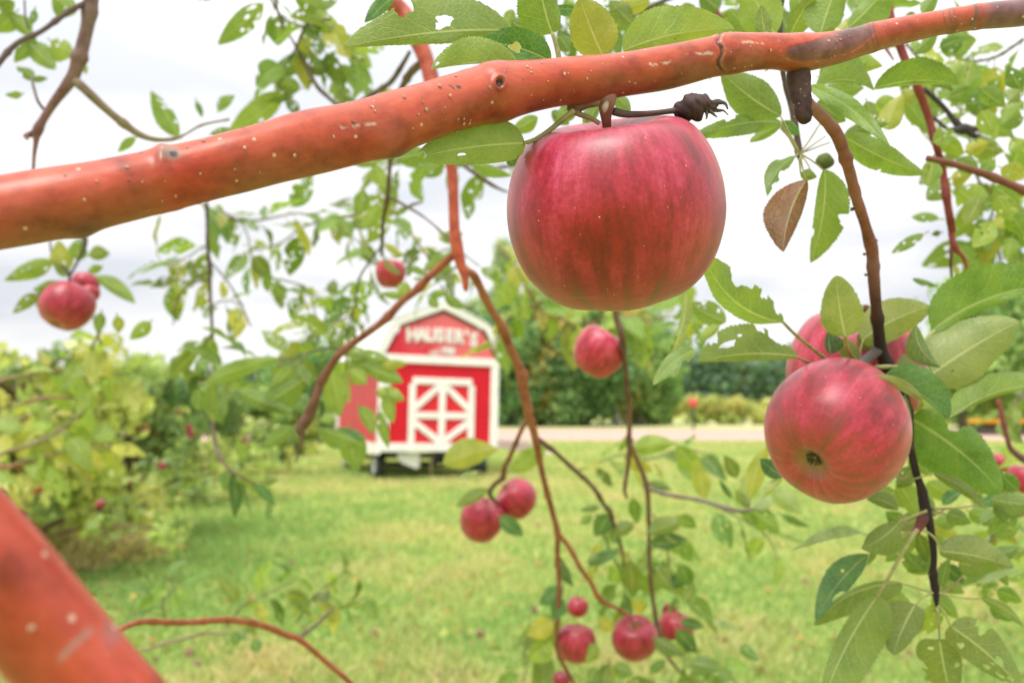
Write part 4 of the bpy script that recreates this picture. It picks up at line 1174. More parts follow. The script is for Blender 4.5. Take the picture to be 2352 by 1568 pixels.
right2 = limb([('E', 800, 290, .78, 20), ('E', 850, 330, .79, 27), ('E', 900, 430, .81, 25), ('E', 950, 530, .83, 25), ('E', 1020, 640, .85, 27), ('E', 1075, 780, .87, 27), ('E', 1120, 880, .89, 28), ('E', 1150, 950, .90, 32), ('E', 1165, 1060, .91, 27), ('E', 1195, 1200, .93, 28), ('E', 1225, 1310, .95, 24), ('E', 1250, 1420, .97, 22),
               ('H', 1250, 100, 1.0, 19), ('H', 1300, 330, 1.04, 18), ('H', 1345, 490, 1.08, 18), ('H', 1375, 620, 1.10, 19), ('H', 1375, 760, 1.12, 16), ('H', 1385, 950, 1.14, 16), ('H', 1375, 1150, 1.16, 15), ('H', 1370, 1250, 1.17, 15), ('H', 1390, 1400, 1.18, 14), ('H', 1480, 1570, 1.2, 12)],
              ((.34, .12, .07), (.26, .10, .06)), n=200, seg=14, swell=((1205, .2, 6),))
limb([('E', 1185, 1220, .94, 14), ('E', 1130, 1340, .97, 15), ('E', 1070, 1480, 1.02, 16), ('H', 1040, 200, 1.10, 17), ('H', 1030, 270, 1.16, 18), ('H', 980, 310, 1.2, 15), ('H', 945, 370, 1.22, 14), ('H', 990, 430, 1.24, 10), ('H', 1040, 520, 1.26, 6)], ((.30, .12, .08), (.10, .08, .05)), n=60, seg=10)
limb([('E', 1255, 1360, .96, 16), ('E', 1360, 1440, .99, 15), ('H', 1330, 80, 1.02, 14), ('H', 1450, 190, 1.06, 15), ('H', 1600, 330, 1.1, 14), ('H', 1670, 440, 1.12, 14), ('H', 1710, 490, 1.14, 18), ('H', 1740, 600, 1.16, 10), ('H', 1780, 700, 1.18, 8), ('H', 1800, 850, 1.2, 7)], ((.17, .10, .07), (.16, .11, .08)), n=80, seg=10)
limb([('H', 1378, 620, 1.1, 15), ('H', 1450, 710, 1.11, 14), ('H', 1520, 840, 1.13, 14), ('H', 1580, 920, 1.15, 13), ('H', 1640, 1030, 1.17, 16), ('H', 1740, 1090, 1.19, 11), ('H', 1840, 1145, 1.2, 8)], (.34, .11, .06), n=50, seg=10)
hang = limb([('E', 1745, 350, 1.0, 16), ('E', 1742, 560, 1.0, 18), ('E', 1780, 700, 1.0, 22), ('E', 1800, 860, 1.02, 17), ('E', 1818, 1050, 1.04, 16), ('E', 1830, 1250, 1.06, 17), ('E', 1825, 1400, 1.08, 17), ('H', 1835, 40, 1.1, 20), ('H', 1820, 200, 1.12, 13), ('H', 1800, 340, 1.13, 12), ('H', 1815, 400, 1.14, 8)], ((.12, .07, .05), (.22, .12, .08)), n=80, seg=10)
limb([('H', 1835, 60, 1.1, 18), ('H', 1880, 160, 1.12, 16), ('H', 1920, 260, 1.14, 17), ('H', 1942, 340, 1.15, 18), ('H', 1952, 500, 1.17, 14), ('H', 1955, 750, 1.19, 13), ('H', 1965, 930, 1.2, 14), ('H', 1995, 1150, 1.22, 14), ('H', 2020, 1260, 1.23, 18), ('H', 2060, 1380, 1.25, 11), ('H', 2160, 1510, 1.27, 8)], ((.24, .12, .08), (.14, .09, .06)), n=90, seg=10)
limb([('H', 1942, 335, 1.15, 14), ('H', 2050, 370, 1.1, 13), ('I', 0, 390, 1.05, 12), ('I', 120, 410, 1.02, 12), ('I', 260, 450, 1.0, 14), ('I', 380, 480, .98, 13), ('I', 470, 465, .97, 9)], (.22, .18, .15), n=50, seg=10)
limb([('B', 440, 330, .80, 12), ('B', 400, 400, .82, 16), ('B', 320, 520, .86, 17), ('B', 200, 600, .9, 18), ('B', 120, 660, .94, 18), ('B', 20, 740, .98, 14)], GY, n=30, seg=10)
limb([('B', 510, 400, .80, 26), ('B', 440, 470, .83, 26), ('B', 380, 580, .88, 18), ('B', 320, 700, .92, 14), ('B', 320, 960, .96, 14), ('B', 300, 1250, 1.0, 15), ('B', 275, 1380, 1.03, 14), ('B', 265, 1568, 1.06, 12), ('E', 262, 200, 1.1, 8)], ((.16, .10, .07), (.14, .11, .08)), n=70, seg=10)
limb([('B', 320, 1250, 1.0, 8), ('B', 430, 1310, 1.0, 9), ('B', 540, 1380, 1.0, 7), ('B', 690, 1510, .98, 7), ('B', 720, 1560, .97, 5)], GY, n=24, seg=8)
limb([('B', 430, 1310, 1.0, 9), ('B', 470, 1290, 1.0, 10), ('B', 520, 1280, 1.0, 5)], GY, n=8, seg=8)
limb([('B', 0, 980, 1.1, 8), ('B', 230, 1000, 1.1, 9)], GY, n=6, seg=8)
limb([('B', 700, 1000, .9, 12), ('B', 800, 1060, .9, 12), ('B', 930, 1150, .92, 14), ('B', 1000, 1190, .93, 10), ('B', 1060, 1215, .95, 6)], (.16, .12, .1), n=20, seg=8)
# left side
aL = limb([('A', 600, -260, .72, 46), ('A', 575, 0, .72, 44), ('A', 545, 200, .72, 40), ('A', 480, 440, .72, 38), ('A', 430, 530, .72, 34), ('A', 340, 650, .72, 27), ('A', 265, 770, .72, 24), ('A', 235, 840, .72, 24), ('A', 228, 900, .72, 16), ('A', 215, 1000, .72, 11), ('A', 205, 1250, .72, 10)], ((.21, .15, .13), (.22, .10, .085)), n=90, seg=14)
limb([('A', 250, 820, .72, 24), ('A', 195, 850, .72, 20), ('A', 160, 860, .715, 14), ('A', 175, 885, .71, 6)], (.20, .10, .085), n=12, seg=10)
limb([('A', 460, 500, .72, 28), ('A', 530, 560, .72, 28), ('A', 660, 680, .73, 25), ('A', 780, 780, .74, 24), ('A', 880, 850, .75, 21), ('A', 980, 882, .76, 16), ('A', 1090, 880, .77, 14), ('A', 1170, 850, .78, 8), ('A', 1280, 790, .79, 8), ('A', 1450, 755, .8, 7)], (.24, .18, .12), n=50, seg=12)
limb([('A', 560, 10, .72, 16), ('A', 500, 40, .71, 18), ('A', 410, 90, .70, 16), ('A', 260, 200, .69, 15), ('A', 100, 280, .68, 16), ('A', -40, 440, .67, 18)], (.12, .08, .075), n=30, seg=12)
limb([('A', 200, 490, .74, 9), ('A', 215, 560, .73, 10), ('A', 240, 640, .72, 10), ('A', 275, 690, .72, 10)], GY, n=14, seg=8)
limb([('A', 155, 0, .76, 6), ('A', 160, 100, .76, 6), ('A', 180, 180, .76, 6)], GY, n=8, seg=8)
limb([('A', 1740, -200, 1.0, 9), ('A', 1745, 0, 1.0, 10), ('A', 1770, 120, 1.0, 8), ('A', 1840, 240, 1.0, 7), ('A', 1935, 410, 1.0, 11), ('A', 2000, 540, 1.0, 14), ('A', 2080, 620, 1.0, 12), ('A', 2170, 700, 1.0, 14), ('A', 2300, 820, 1.0, 12)], GY, n=40, seg=10)
dL = limb([('A', 1305, 1200, 1.3, 9), ('A', 1310, 1420, 1.3, 10), ('D', 1312, 120, 1.3, 12), ('D', 1325, 280, 1.32, 12), ('D', 1330, 450, 1.33, 10), ('D', 1340, 640, 1.34, 10), ('D', 1350, 850, 1.35, 10), ('D', 1360, 1080, 1.3, 12), ('D', 1345, 1230, 1.28, 13), ('D', 1365, 1400, 1.25, 12), ('G', 1380, 120, 1.2, 11), ('G', 1440, 210, 1.18, 9), ('G', 1500, 250, 1.18, 7), ('G', 1620, 310, 1.18, 6)], ((.10, .07, .07), (.20, .13, .1)), n=90, seg=10)
limb([('D', 1325, 230, 1.32, 6), ('D', 1420, 340, 1.34, 6), ('D', 1500, 460, 1.36, 6), ('D', 1590, 650, 1.38, 5)], (.25, .2, .2), n=20, seg=8)
limb([('D', 1320, 290, 1.32, 5), ('D', 1180, 400, 1.34, 6), ('D', 1110, 500, 1.36, 5), ('D', 1095, 640, 1.38, 4)], GY, n=20, seg=8)
limb([('D', 315, 100, 1.15, 6), ('D', 335, 210, 1.15, 6), ('D', 430, 300, 1.15, 10), ('D', 440, 370, 1.15, 9)], (.10, .08, .07), n=14, seg=8)
limb([('D', 520, 60, 1.15, 20), ('D', 540, 120, 1.15, 14), ('D', 500, 220, 1.15, 9), ('D', 440, 330, 1.15, 9)], (.10, .08, .07), n=14, seg=8)
limb([('D', 500, 380, 1.2, 5), ('D', 570, 520, 1.25, 6), ('D', 620, 700, 1.3, 6), ('D', 640, 760, 1.3, 8)], GY, n=14, seg=8)
# arching red twig low left
arch = limb([('G', 600, 1330, .45, 24), ('G', 740, 1240, .50, 18), ('G', 850, 1190, .55, 18), ('G', 950, 1178, .60, 19), ('G', 1100, 1185, .65, 18), ('G', 1250, 1180, .70, 19), ('G', 1400, 1168, .75, 20), ('G', 1540, 1178, .80, 20), ('G', 1680, 1210, .84, 20), ('G', 1800, 1260, .88, 18), ('G', 1890, 1290, .9, 19), ('G', 1990, 1370, .92, 15), ('G', 2080, 1450, .94, 16), ('G', 2200, 1550, .96, 14), ('G', 2300, 1680, 1.0, 12)],
            (.36, .11, .055), n=110, seg=12, mat=M_TWIG, label="thin red twig arching over the lawn")
limb([('G', 1880, 1285, .9, 12), ('G', 1960, 1230, .92, 12), ('G', 2040, 1160, .95, 11), ('G', 2110, 1090, .98, 7)], GY, n=16, seg=8)
limb([('G', 870, 1370, 1.2, 8), ('G', 1000, 1330, 1.2, 12), ('G', 1150, 1285, 1.2, 11), ('G', 1300, 1250, 1.2, 10), ('G', 1440, 1255, 1.2, 7)], (.26, .20, .11), n=24, seg=8)
limb([('G', -80, 190, 1.9, 16), ('G', 0, 205, 1.9, 16), ('G', 110, 200, 1.95, 14), ('G', 200, 205, 2.0, 16), ('G', 240, 215, 2.0, 22), ('G', 290, 215, 2.0, 4)], (.40, .15, .10), n=24, seg=8)
limb([('D', -60, 1480, 1.9, 12), ('D', 100, 1420, 1.9, 12), ('D', 260, 1370, 1.9, 12), ('D', 420, 1270, 1.9, 10), ('D', 520, 1190, 1.9, 8)], (.24, .19, .11), n=24, seg=8)
limb([('D', 160, 1130, 2.0, 12), ('D', 300, 1090, 2.0, 10), ('D', 450, 1100, 2.0, 6)], (.30, .15, .1), n=14, seg=8)
# right side
rr1 = limb([('C', 1300, -200, .60, 26), ('C', 1330, 100, .60, 26), ('C', 1400, 320, .60, 24), ('C', 1500, 550, .60, 24), ('C', 1570, 740, .61, 23), ('C', 1620, 920, .61, 22), ('C', 1660, 1080, .62, 22), ('C', 1690, 1280, .62, 22), ('C', 1720, 1460, .63, 22), ('F', 1715, 60, .63, 18), ('F', 1735, 150, .63, 17), ('F', 1790, 210, .64, 12), ('F', 1825, 300, .64, 9)], (.25, .055, .05), n=90, seg=12)
limb([('F', 1720, 130, .63, 12), ('F', 1712, 240, .63, 10), ('F', 1718, 350, .64, 7)], (.14, .05, .05), n=10, seg=8)
limb([('C', 1560, 1000, .50, 18), ('C', 1700, 1030, .50, 20), ('C', 1850, 1075, .50, 22), ('C', 2000, 1130, .50, 22), ('C', 2175, 1205, .50, 24), ('C', 2350, 1290, .50, 24)], (.19, .075, .055), n=40, seg=12)
limb([('C', 1540, 560, .7, 14), ('C', 1660, 670, .7, 15), ('C', 1760, 790, .7, 18), ('C', 1830, 840, .7, 20), ('C', 1900, 880, .7, 14)], (.06, .05, .05), n=24, seg=10)
limb([('C', 1600, 740, .7, 11), ('C', 1700, 820, .7, 14), ('C', 1790, 815, .7, 34), ('C', 1870, 820, .7, 16), ('C', 1960, 790, .7, 12), ('C', 2060, 740, .7, 8)], (.07, .06, .06), n=24, seg=10)
limb([('C', 1250, 240, .64, 10), ('C', 1310, 320, .62, 10), ('C', 1350, 380, .6, 6)], (.2, .06, .05), n=8, seg=8)
limb([('C', 180, -60, .7, 26), ('C', 220, 60, .7, 24), ('C', 290, 220, .7, 20), ('C', 330, 300, .7, 16)], (.26, .07, .06), n=14, seg=10)
limb([('B', 1850, 105, .6, 9), ('B', 1950, 50, .6, 12), ('B', 2050, 5, .6, 13), ('B', 2200, -40, .6, 14)], (.13, .11, .1), n=14, seg=10)
limb([('F', 2010, 1110, .9, 14), ('F', 2040, 1230, .9, 14), ('F', 2070, 1360, .9, 14), ('F', 2100, 1430, .9, 18), ('F', 2200, 1500, .9, 22), ('F', 2300, 1520, .9, 22)], ((.24, .06, .05), (.08, .06, .06)), n=24, seg=10)

# petiole hub under the dark twig
HUBC = ('C', 752, 975)

# ------------------------------------------------------------------ leaves of the near tree
def leaf_geo(Lm, wl, wr, bend=0.0, fold=.2, roll=0.0, droop=.08, wave=.03, twist=0.0, nu=40, nv=18, serr=.075, cuts=(), shape=(.85, .8), seed=0, curl=0.0, teeth=26):
    """a blade from (0,0,0) along +x; +y half width wl, -y half width wr (metres); returns V, F, uv"""
    r = np.random.default_rng(seed)
    u = np.linspace(0, 1, nu + 1); v = np.linspace(-1, 1, nv + 1)
    U, Vv = np.meshgrid(u, v, indexing='ij')
    idx = np.arange(U.size).reshape(U.shape)
    F = np.stack([idx[:-1, :-1], idx[1:, :-1], idx[1:, 1:], idx[:-1, 1:]], -1).reshape(-1, 4)
    U, Vv = U.ravel().copy(), Vv.ravel().copy()
    keep = np.ones(len(F), bool)
    asp = Lm / max(.5 * (wl + wr), 1e-5)
    for (cu, cv, ru, rv) in cuts:
        fu, fv = U[F].mean(1), Vv[F].mean(1)
        def rad(a, b):
            ang = np.arctan2(b, a)
            return 1 + .16 * np.sin(3 * ang + cu * 40) + .10 * np.sin(5 * ang + cv * 9 + cu * 17) + .05 * np.sin(11 * ang + cu * 60)
        a, b = (fu - cu) / ru, (fv - cv) / rv
        ins = np.hypot(a, b) < rad(a, b)
        keep &= ~ins
        if ins.any() and (~ins).any():
            vi = np.zeros(len(U), bool); vi[F[ins].ravel()] = True
            vo = np.zeros(len(U), bool); vo[F[keep].ravel()] = True
            m = vi & vo
            a, b = (U[m] - cu) / ru, (Vv[m] - cv) / rv
            h = np.maximum(np.hypot(a, b), 1e-3); k = rad(a, b) / h
            k = np.clip(k, .6, 1.6)
            U[m] = np.clip(cu + a * k * ru, 0, 1); Vv[m] = np.clip(cv + b * k * rv, -1, 1)
    F = F[keep]
    p, q = shape
    w = np.sin(np.pi * np.clip(U, 0, 1) ** p) ** q
    w = w * (1 - .10 * U) + .02 * np.sin(U * 9 + seed)
    w = np.where((U <= 0.001) | (U >= .999), 0.0, np.maximum(w, .0))
    if serr:
        ph = U * teeth; saw = (ph - np.floor(ph))
        w = w * (1 + serr * (saw - .5) * np.abs(Vv) ** 6) + serr * .5 * .25 * np.sin(U * 61 + seed) * np.abs(Vv) ** 6 * (U > .05) * (U < .95)
    hw = np.where(Vv > 0, wl, wr)
    y = Vv * w * hw
    x = U * Lm
    m = .5 * (wl + wr)
    z = fold * np.abs(y) + roll * y - droop * Lm * U ** 2
    z = z + wave * Lm * np.sin(U * 11 + seed * 1.7 + (Vv > 0) * 1.9) * np.abs(Vv) ** 1.5 * w
    z = z - .012 * Lm * np.abs(np.sin((U * 8.5 - np.abs(Vv) ** .8 * 2) * np.pi)) * np.abs(Vv) * w * .35
    z = z - curl * m * np.abs(Vv) ** 3 * w
    a = twist * (U - .3)
    y2 = y * np.cos(a) - z * np.sin(a); z = y * np.sin(a) + z * np.cos(a); y = y2
    y = y + bend * Lm * 4 * U * (1 - U)
    V = np.stack([x, y, z], -1)
    used = np.unique(F); rm = -np.ones(len(V), int); rm[used] = np.arange(len(used))
    return V[used], rm[F], np.stack([U, Vv * .5 + .5], -1)[used]

def random_cuts(r, k, size=.09, bites=0):
    c = [(r.uniform(.12, .9), r.uniform(-.8, .8), size * r.uniform(.3, 1) * .7, size * r.uniform(.5, 1.6) * 1.6) for _ in range(k)]
    c += [(r.uniform(.2, .95), r.choice((-1.05, 1.05)), r.uniform(.05, .12), r.uniform(.25, .6)) for _ in range(bites)]
    return c

LQ = []      # queued leaves: (size on the sheet, builder)
ALLC = np.vstack([c for _, c in CENTER]); OWN = np.concatenate([[i] * len(c) for i, (_, c) in enumerate(CENTER)])
def owner(p):
    return CENTER[OWN[np.argmin(((ALLC - p) ** 2).sum(1))]][0]

LTF = .86
LT = dict(g=(.19, .31, .035), l=(.30, .41, .055), y=(.44, .43, .05), d=(.08, .17, .03), b=(.11, .25, .08), p=(.40, .48, .24), o=(.17, .23, .035), m=(.13, .24, .035))

def LF(t, bx, by, tx, ty, wl, wr, d, d2=None, tint='g', under=True, pet=None, petr=7, cuts=(), bites=0, k=0, seed=None, near_leaf=True, **kw):
    """a leaf placed by its base and tip; wl/wr half widths to the left/right of travel, in tile px"""
    s = 1.0 if t == 'V' else .3633
    d2 = d if d2 is None else d2
    seed = seed if seed is not None else int(abs(bx * 7 + by * 13)) % 1000
    B = P(*T(t, bx, by), d); Tp = P(*T(t, tx, ty), d2)
    ex = Tp - B; Lm = np.linalg.norm(ex); ex /= Lm
    tow = CL - (B + Tp) / 2; tow /= np.linalg.norm(tow)
    ez = tow - ex * (tow @ ex); ez /= np.linalg.norm(ez)
    ey = np.cross(ez, ex)
    dm = (d + d2) / 2
    r = random.Random(seed)
    cuts = list(cuts) + random_cuts(r, k, .09, bites)
    px = Lm / dm * FV
    kw.setdefault('fold', -.22 if under else .22)
    kw.setdefault('curl', r.uniform(0, .35)); kw.setdefault('twist', r.uniform(-.25, .25))
    kw.setdefault('bend', r.uniform(-.03, .05)); kw.setdefault('droop', r.uniform(-.04, .1))
    nu, nv = (100, 20) if px > 150 else ((46, 16) if px > 80 else (26, 12))
    V, F, uv = leaf_geo(Lm, wl * s * dm / FV, wr * s * dm / FV, nu=nu, nv=nv, cuts=cuts, seed=seed, **kw)
    W = V @ np.stack([ex, ey, ez])
    F = F[:, ::-1] if under else F
    midx = np.zeros(len(F), int)
    c = np.array(LT[tint] if isinstance(tint, str) else tint) * LTF
    tc_ = np.tile(np.ones(3), (len(W), 1))
    me_F = F; mats = [M_LEAF]
    if pet:
        pts = [B + ex * Lm * .02] + [P(*T(t if len(q) < 4 else q[3], q[0], q[1]), q[2] if len(q) > 2 else d) for q in pet]
        cc = catmull(np.array(pts), 10); pr = petr * s * d / FV
        tv, tf, _, _ = tube_geo(cc, np.linspace(pr * .75, pr * 1.15, 10), 8)
        tf = tf + len(W)
        W = np.vstack([W, tv - B]); uv = np.vstack([uv, np.full((len(tv), 2), .5)])
        me_F = np.vstack([F, tf]); midx = np.concatenate([midx, np.ones(len(tf), int)])
        pc = np.array((.34, .33, .14)) / np.maximum(1, 1)
        tc_ = np.vstack([tc_, np.tile(pc, (len(tv), 1))]); mats.append(M_STEM)
    def build(B=B, W=W, F=me_F, uv=uv, tc_=tc_, midx=midx, mats=mats, c=c):
        own = owner(B)
        link("leaf", mesh("leaf", W, F, mats, tint=tc_, uv=uv, midx=midx), own, tuple(B - ROOT), c)
    def data(B=B, W=W, F=me_F, uv=uv, tc_=tc_, c=c): return W + B, F, uv, tc_ * c
    LQ.append((px * 1.5 if near_leaf else px, build, data))

# above the limb
LF('B', 1085, 195, 48, 302, 72, 235, .33, .30, 'g', cuts=[(.645, .92, .05, .42), (.40, .30, .045, .17), (.44, .18, .03, .1)], bend=-.035, fold=-.1, roll=.3, shape=(.78, .72))
# the previous line's cuts use v>0 = left of travel; mirror for the upper bite
LQ.pop()
LF('B', 1085, 195, 48, 302, 72, 235, .33, .30, (.19, .27, .06), cuts=[(.62, -1.0, .05, .40), (.40, -.30, .05, .15), (.44, -.16, .03, .1)], bend=-.03, fold=-.1, roll=.3, shape=(.72, .74))
LF('B', 1130, 412, 578, 442, 8, 165, .30, .292, 'l', cuts=[(.93, -.45, .03, .18)], bend=-.05, fold=-.15, shape=(.95, .6))
LF('B', 1335, 392, 870, 268, 95, 130, .305, .31, (.13, .29, .07), under=False, cuts=[(.50, .05, .085, .30)], bend=-.06, shape=(.75, .6))
LF('B', 1343, 215, 1240, -220, 190, 95, .32, .31, 'g', pet=[(1365, 280), (1390, 390)], petr=16, shape=(.7, .7))
LF('B', 1515, 62, 1330, 48, 46, 30, .36, .36, 'b', under=False)
LF('B', 1660, 352, 1520, -10, 150, 165, .31, .30, (.46, .42, .055), pet=[(1672, 400)], petr=12, bend=.02, shape=(.72, .62), cuts=[])
LF('B', 1790, 322, 2530, 186, 190, 70, .325, .335, 'l', bend=.05, shape=(.72, .66), serr=.06)
LF('B', 350, -40, 162, 135, 40, 60, .4, .39, 'b', under=False)
LF('B', 1960, 10, 1740, 60, 60, 60, .5, .5, 'y'); LF('B', 1840, 150, 1700, 0, 70, 70, .5, .5, 'o')
LF('B', 1640, 120, 1830, 170, 90, 70, .55, .55, 'm'); LF('B', 1900, 100, 2140, 60, 70, 60, .6, .6, 'l')
LF('B', 1200, 200, 1290, 330, 60, 50, .5, .5, 'd'); LF('B', 1090, 60, 1050, 170, 50, 40, .5, .5, 'g'); LF('B', 1100, 170, 1300, 250, 60, 60, .48, .48, 'm')
LF('B', 1380, 230, 1450, 330, 55, 60, .5, .5, 'd'); LF('B', 1150, 180, 1080, 130, 60, 60, .45, .45, 'd')
LF('C', 0, 80, 100, 40, 50, 40, .6, .6, 'm')
# right above the limb
LF('C', 540, 232, 512, 30, 56, 58, .36, .36, 'o', pet=[(548, 260)], petr=6)
LF('C', 600, 220, 400, -120, 150, 130, .42, .42, 'l'); LF('C', 470, 240, 300, 60, 90, 60, .5, .5, 'g')
LF('C', 690, 240, 850, -40, 60, 90, .42, .40, 'o'); LF('C', 885, 222, 1020, -160, 150, 110, .40, .40, 'g', pet=[(850, 250)])
LF('C', 1060, 180, 1340, -120, 60, 170, .42, .42, 'g', pet=[(1030, 230)], cuts=[]); LF('C', 1530, 85, 1640, -50, 40, 60, .5, .5, 'g', bend=.05)
LF('C', 330, 130, 430, 190, 60, 70, .52, .52, 'm', under=False); LF('C', 250, 60, 120, -60, 80, 80, .6, .6, 'd'); LF('C', 780, 150, 720, -100, 70, 70, .5, .5, 'g')
LF('C', 1490, 85, 1420, 110, 26, 26, .55, .55, 'd')
LF('C', 1230, 200, 1330, 60, 60, 40, .55, .55, 'm')
# below the limb, right
LF('C', 640, 735, 265, 450, 130, 130, .40, .39, (.15, .24, .05), bend=.04, pet=[(700, 860), (750, 960)], petr=7)
LF('C', 640, 775, 135, 872, 78, 62, .42, .37, 'm', cuts=[(.6, -.9, .06, .3)], pet=[(690, 870), (745, 970)], petr=7, bend=-.04)
LF('C', 650, 770, 440, 900, 40, 60, .43, .43, 'g', bites=1)
LF('C', 822, 545, 1338, 945, 62, 62, .39, .35, (.27, .40, .10), under=False, bend=.05, shape=(.7, .8))
LF('C', 1225, 562, 1795, 532, 150, 26, .42, .42, (.17, .27, .055), under=False, bend=.06, roll=.4, shape=(.75, .7))
LF('C', 850, 560, 1230, 575, 200, 10, .44, .43, 'g', bend=.16, shape=(.8, .8)); LF('C', 930, 450, 1280, 420, 120, 60, .45, .45, 'l', bend=.05)
LF('C', 1035, 860, 1575, 1110, 90, 95, .41, .43, 'g', cuts=[(.55, -.9, .015, .1)], shape=(.8, .62))
LF('C', 1040, 850, 1330, 780, 40, 60, .45, .45, 'm'); LF('C', 870, 640, 1050, 770, 60, 90, .47, .47, 'm'); LF('C', 860, 600, 1180, 560, 60, 70, .47, .47, 'g')
LF('C', 1300, 820, 1410, 590, 70, 80, .5, .5, 'y', k=1); LF('C', 1240, 640, 1400, 690, 60, 60, .52, .52, 'l')
LF('C', 800, 1135, 652, 1600, 70, 172, .385, .375, (.24, .105, .055), under=False, cuts=[], bend=-.06, fold=-.35, curl=.3, shape=(.75, .75), pet=[(775, 1060), (762, 985)], petr=6)
LF('C', 915, 1070, 822, 1660, 165, 55, .41, .42, 'g', bend=.05, bites=2, pet=[(840, 1020), (765, 975)], petr=6, shape=(.8, .7))
LF('C', 730, 985, 560, 1225, 45, 70, .41, .40, (.12, .24, .06), cuts=[(.45, 1, .12, .6), (.75, 1, .07, .5), (.15, -1, .08, .4)], bend=-.10, pet=[(745, 975)])
LF('C', 760, 1100, 870, 1120, 40, 40, .42, .42, 'o', pet=[(755, 1000)])
LF('C', 640, 770, 760, 850, 40, 50, .45, .45, 'b', under=False)
for (x, y) in ((620, 800), (870, 800), (920, 860), (950, 900), (835, 1100), (900, 760)):
    limb([('C', 757, 975, .45, 5), ('C', (757 + x) / 2 + 8, (975 + y) / 2 - 6, .45, 5), ('C', x, y, .45, 4)], (.36, .30, .17), n=8, seg=6, name="leaf_stalk")
limb([('C', 862, 1020, .45, 16), ('C', 885, 1018, .45, 40), ('C', 920, 1020, .45, 50), ('C', 955, 1018, .45, 34), ('C', 972, 1010, .45, 8)], (.13, .17, .05), n=16, seg=14, name="fruitlet")
# right edge, a little farther
for a in ((2160, 520, 2250, 350, 50, 60, 'd'), (2175, 640, 2040, 780, 60, 60, 'g'), (1800, 660, 2040, 600, 90, 70, 'm'), (1650, 330, 1880, 250, 90, 90, 'g'), (1700, 480, 1860, 390, 60, 80, 'l'), (1500, 560, 1400, 640, 60, 60, 'y'),
          (1560, 700, 1700, 690, 50, 50, 'm'), (1900, 700, 2000, 880, 60, 70, 'l'), (2175, 740, 2030, 800, 50, 30, 'g'), (1600, 900, 1740, 830, 70, 60, 'g'), (1850, 900, 2060, 960, 70, 90, 'o'), (1950, 900, 1800, 960, 50, 50, 'y'),
          (2175, 880, 2080, 960, 60, 60, 'l'), (1700, 1130, 1560, 1260, 90, 60, 'm'), (1900, 1100, 1990, 980, 40, 50, 'g'), (2030, 1060, 2200, 1130, 60, 70, 'y'), (1760, 1200, 1960, 1330, 100, 90, 'l'), (1720, 1130, 1860, 1090, 50, 60, 'y'),
          (1990, 1180, 2150, 1310, 90, 80, 'g'), (1900, 1240, 1800, 1420, 60, 70, 'o'), (2120, 1300, 1990, 1440, 80, 70, 'y'), (2080, 1350, 2180, 1500, 70, 70, 'g'), (1640, 1385, 1465, 1372, 24, 46, 'g'), (1650, 1470, 1590, 1480, 20, 22, 'd'),
          (1540, 1480, 1340, 1600, 30, 44, 'm'), (1980, 1400, 1850, 1568, 70, 70, 'l'), (2100, 1500, 2060, 1640, 60, 50, 'g'), (1760, 1560, 1900, 1700, 60, 60, 'm'), (1900, 1300, 2060, 1260, 50, 60, 'm')):
    LF('C', *a[:6], random.Random(a[0]).uniform(.55, .75), None, a[6], k=3, bites=1, under=random.random() < .7, fold=random.uniform(-.3, .2), pet=[(a[0] * 1.15 - a[2] * .15 + 4, a[1] * 1.15 - a[3] * .15)], petr=4)
LF('F', 1470, 345, 1640, 396, 22, 22, .6, .6, 'd', bites=1); LF('F', 1735, 260, 1760, 330, 20, 20, .62, .62, 'y')
# left of / below the limb at the big apple
LF('B', 1172, 906, 515, 985, 120, 170, .285, .262, (.26, .38, .10), cuts=[(.62, .35, .045, .08), (1.04, 0, .10, 1.4)], bend=-.02, pet=[(1240, 880), (1330, 820), (1420, 745), (1480, 700)], petr=17, fold=-.12, shape=(.62, .5), serr=.02)
LF('B', 1190, 930, 1060, 1040, 60, 90, .36, .37, 'd', under=False); LF('B', 540, 960, 350, 1010, 60, 60, .5, .5, 'm')
LF('B', 840, 1040, 1085, 1110, 20, 60, .55, .55, 'g'); LF('B', 1180, 1110, 1090, 960, 50, 70, .42, .42, 'd')
LF('B', 1500, 640, 1370, 780, 60, 60, .40, .40, 'm'); LF('B', 1250, 740, 1080, 830, 60, 50, .45, .45, 'g'); LF('B', 1340, 700, 1450, 790, 40, 50, .5, .5, 'd')
LF('B', 1740, 610, 1840, 700, 40, 60, .36, .36, (.16, .28, .09)); LF('B', 1560, 740, 1620, 810, 40, 40, .4, .4, 'd'); LF('B', 1640, 660, 1540, 800, 40, 60, .42, .42, 'm')
limb([('B', 1640, 780, .293, 14), ('B', 1590, 750, .292, 15), ('B', 1520, 725, .291, 18), ('B', 1480, 700, .291, 26)], (.38, .33, .20), n=12, seg=10, name="leaf_stalk")
LF('B', 930, 1010, 840, 1060, 40, 40, .7, .7, 'b', k=1); LF('B', 60, 1000, 240, 1040, 30, 40, .9, .9, 'g', k=1)
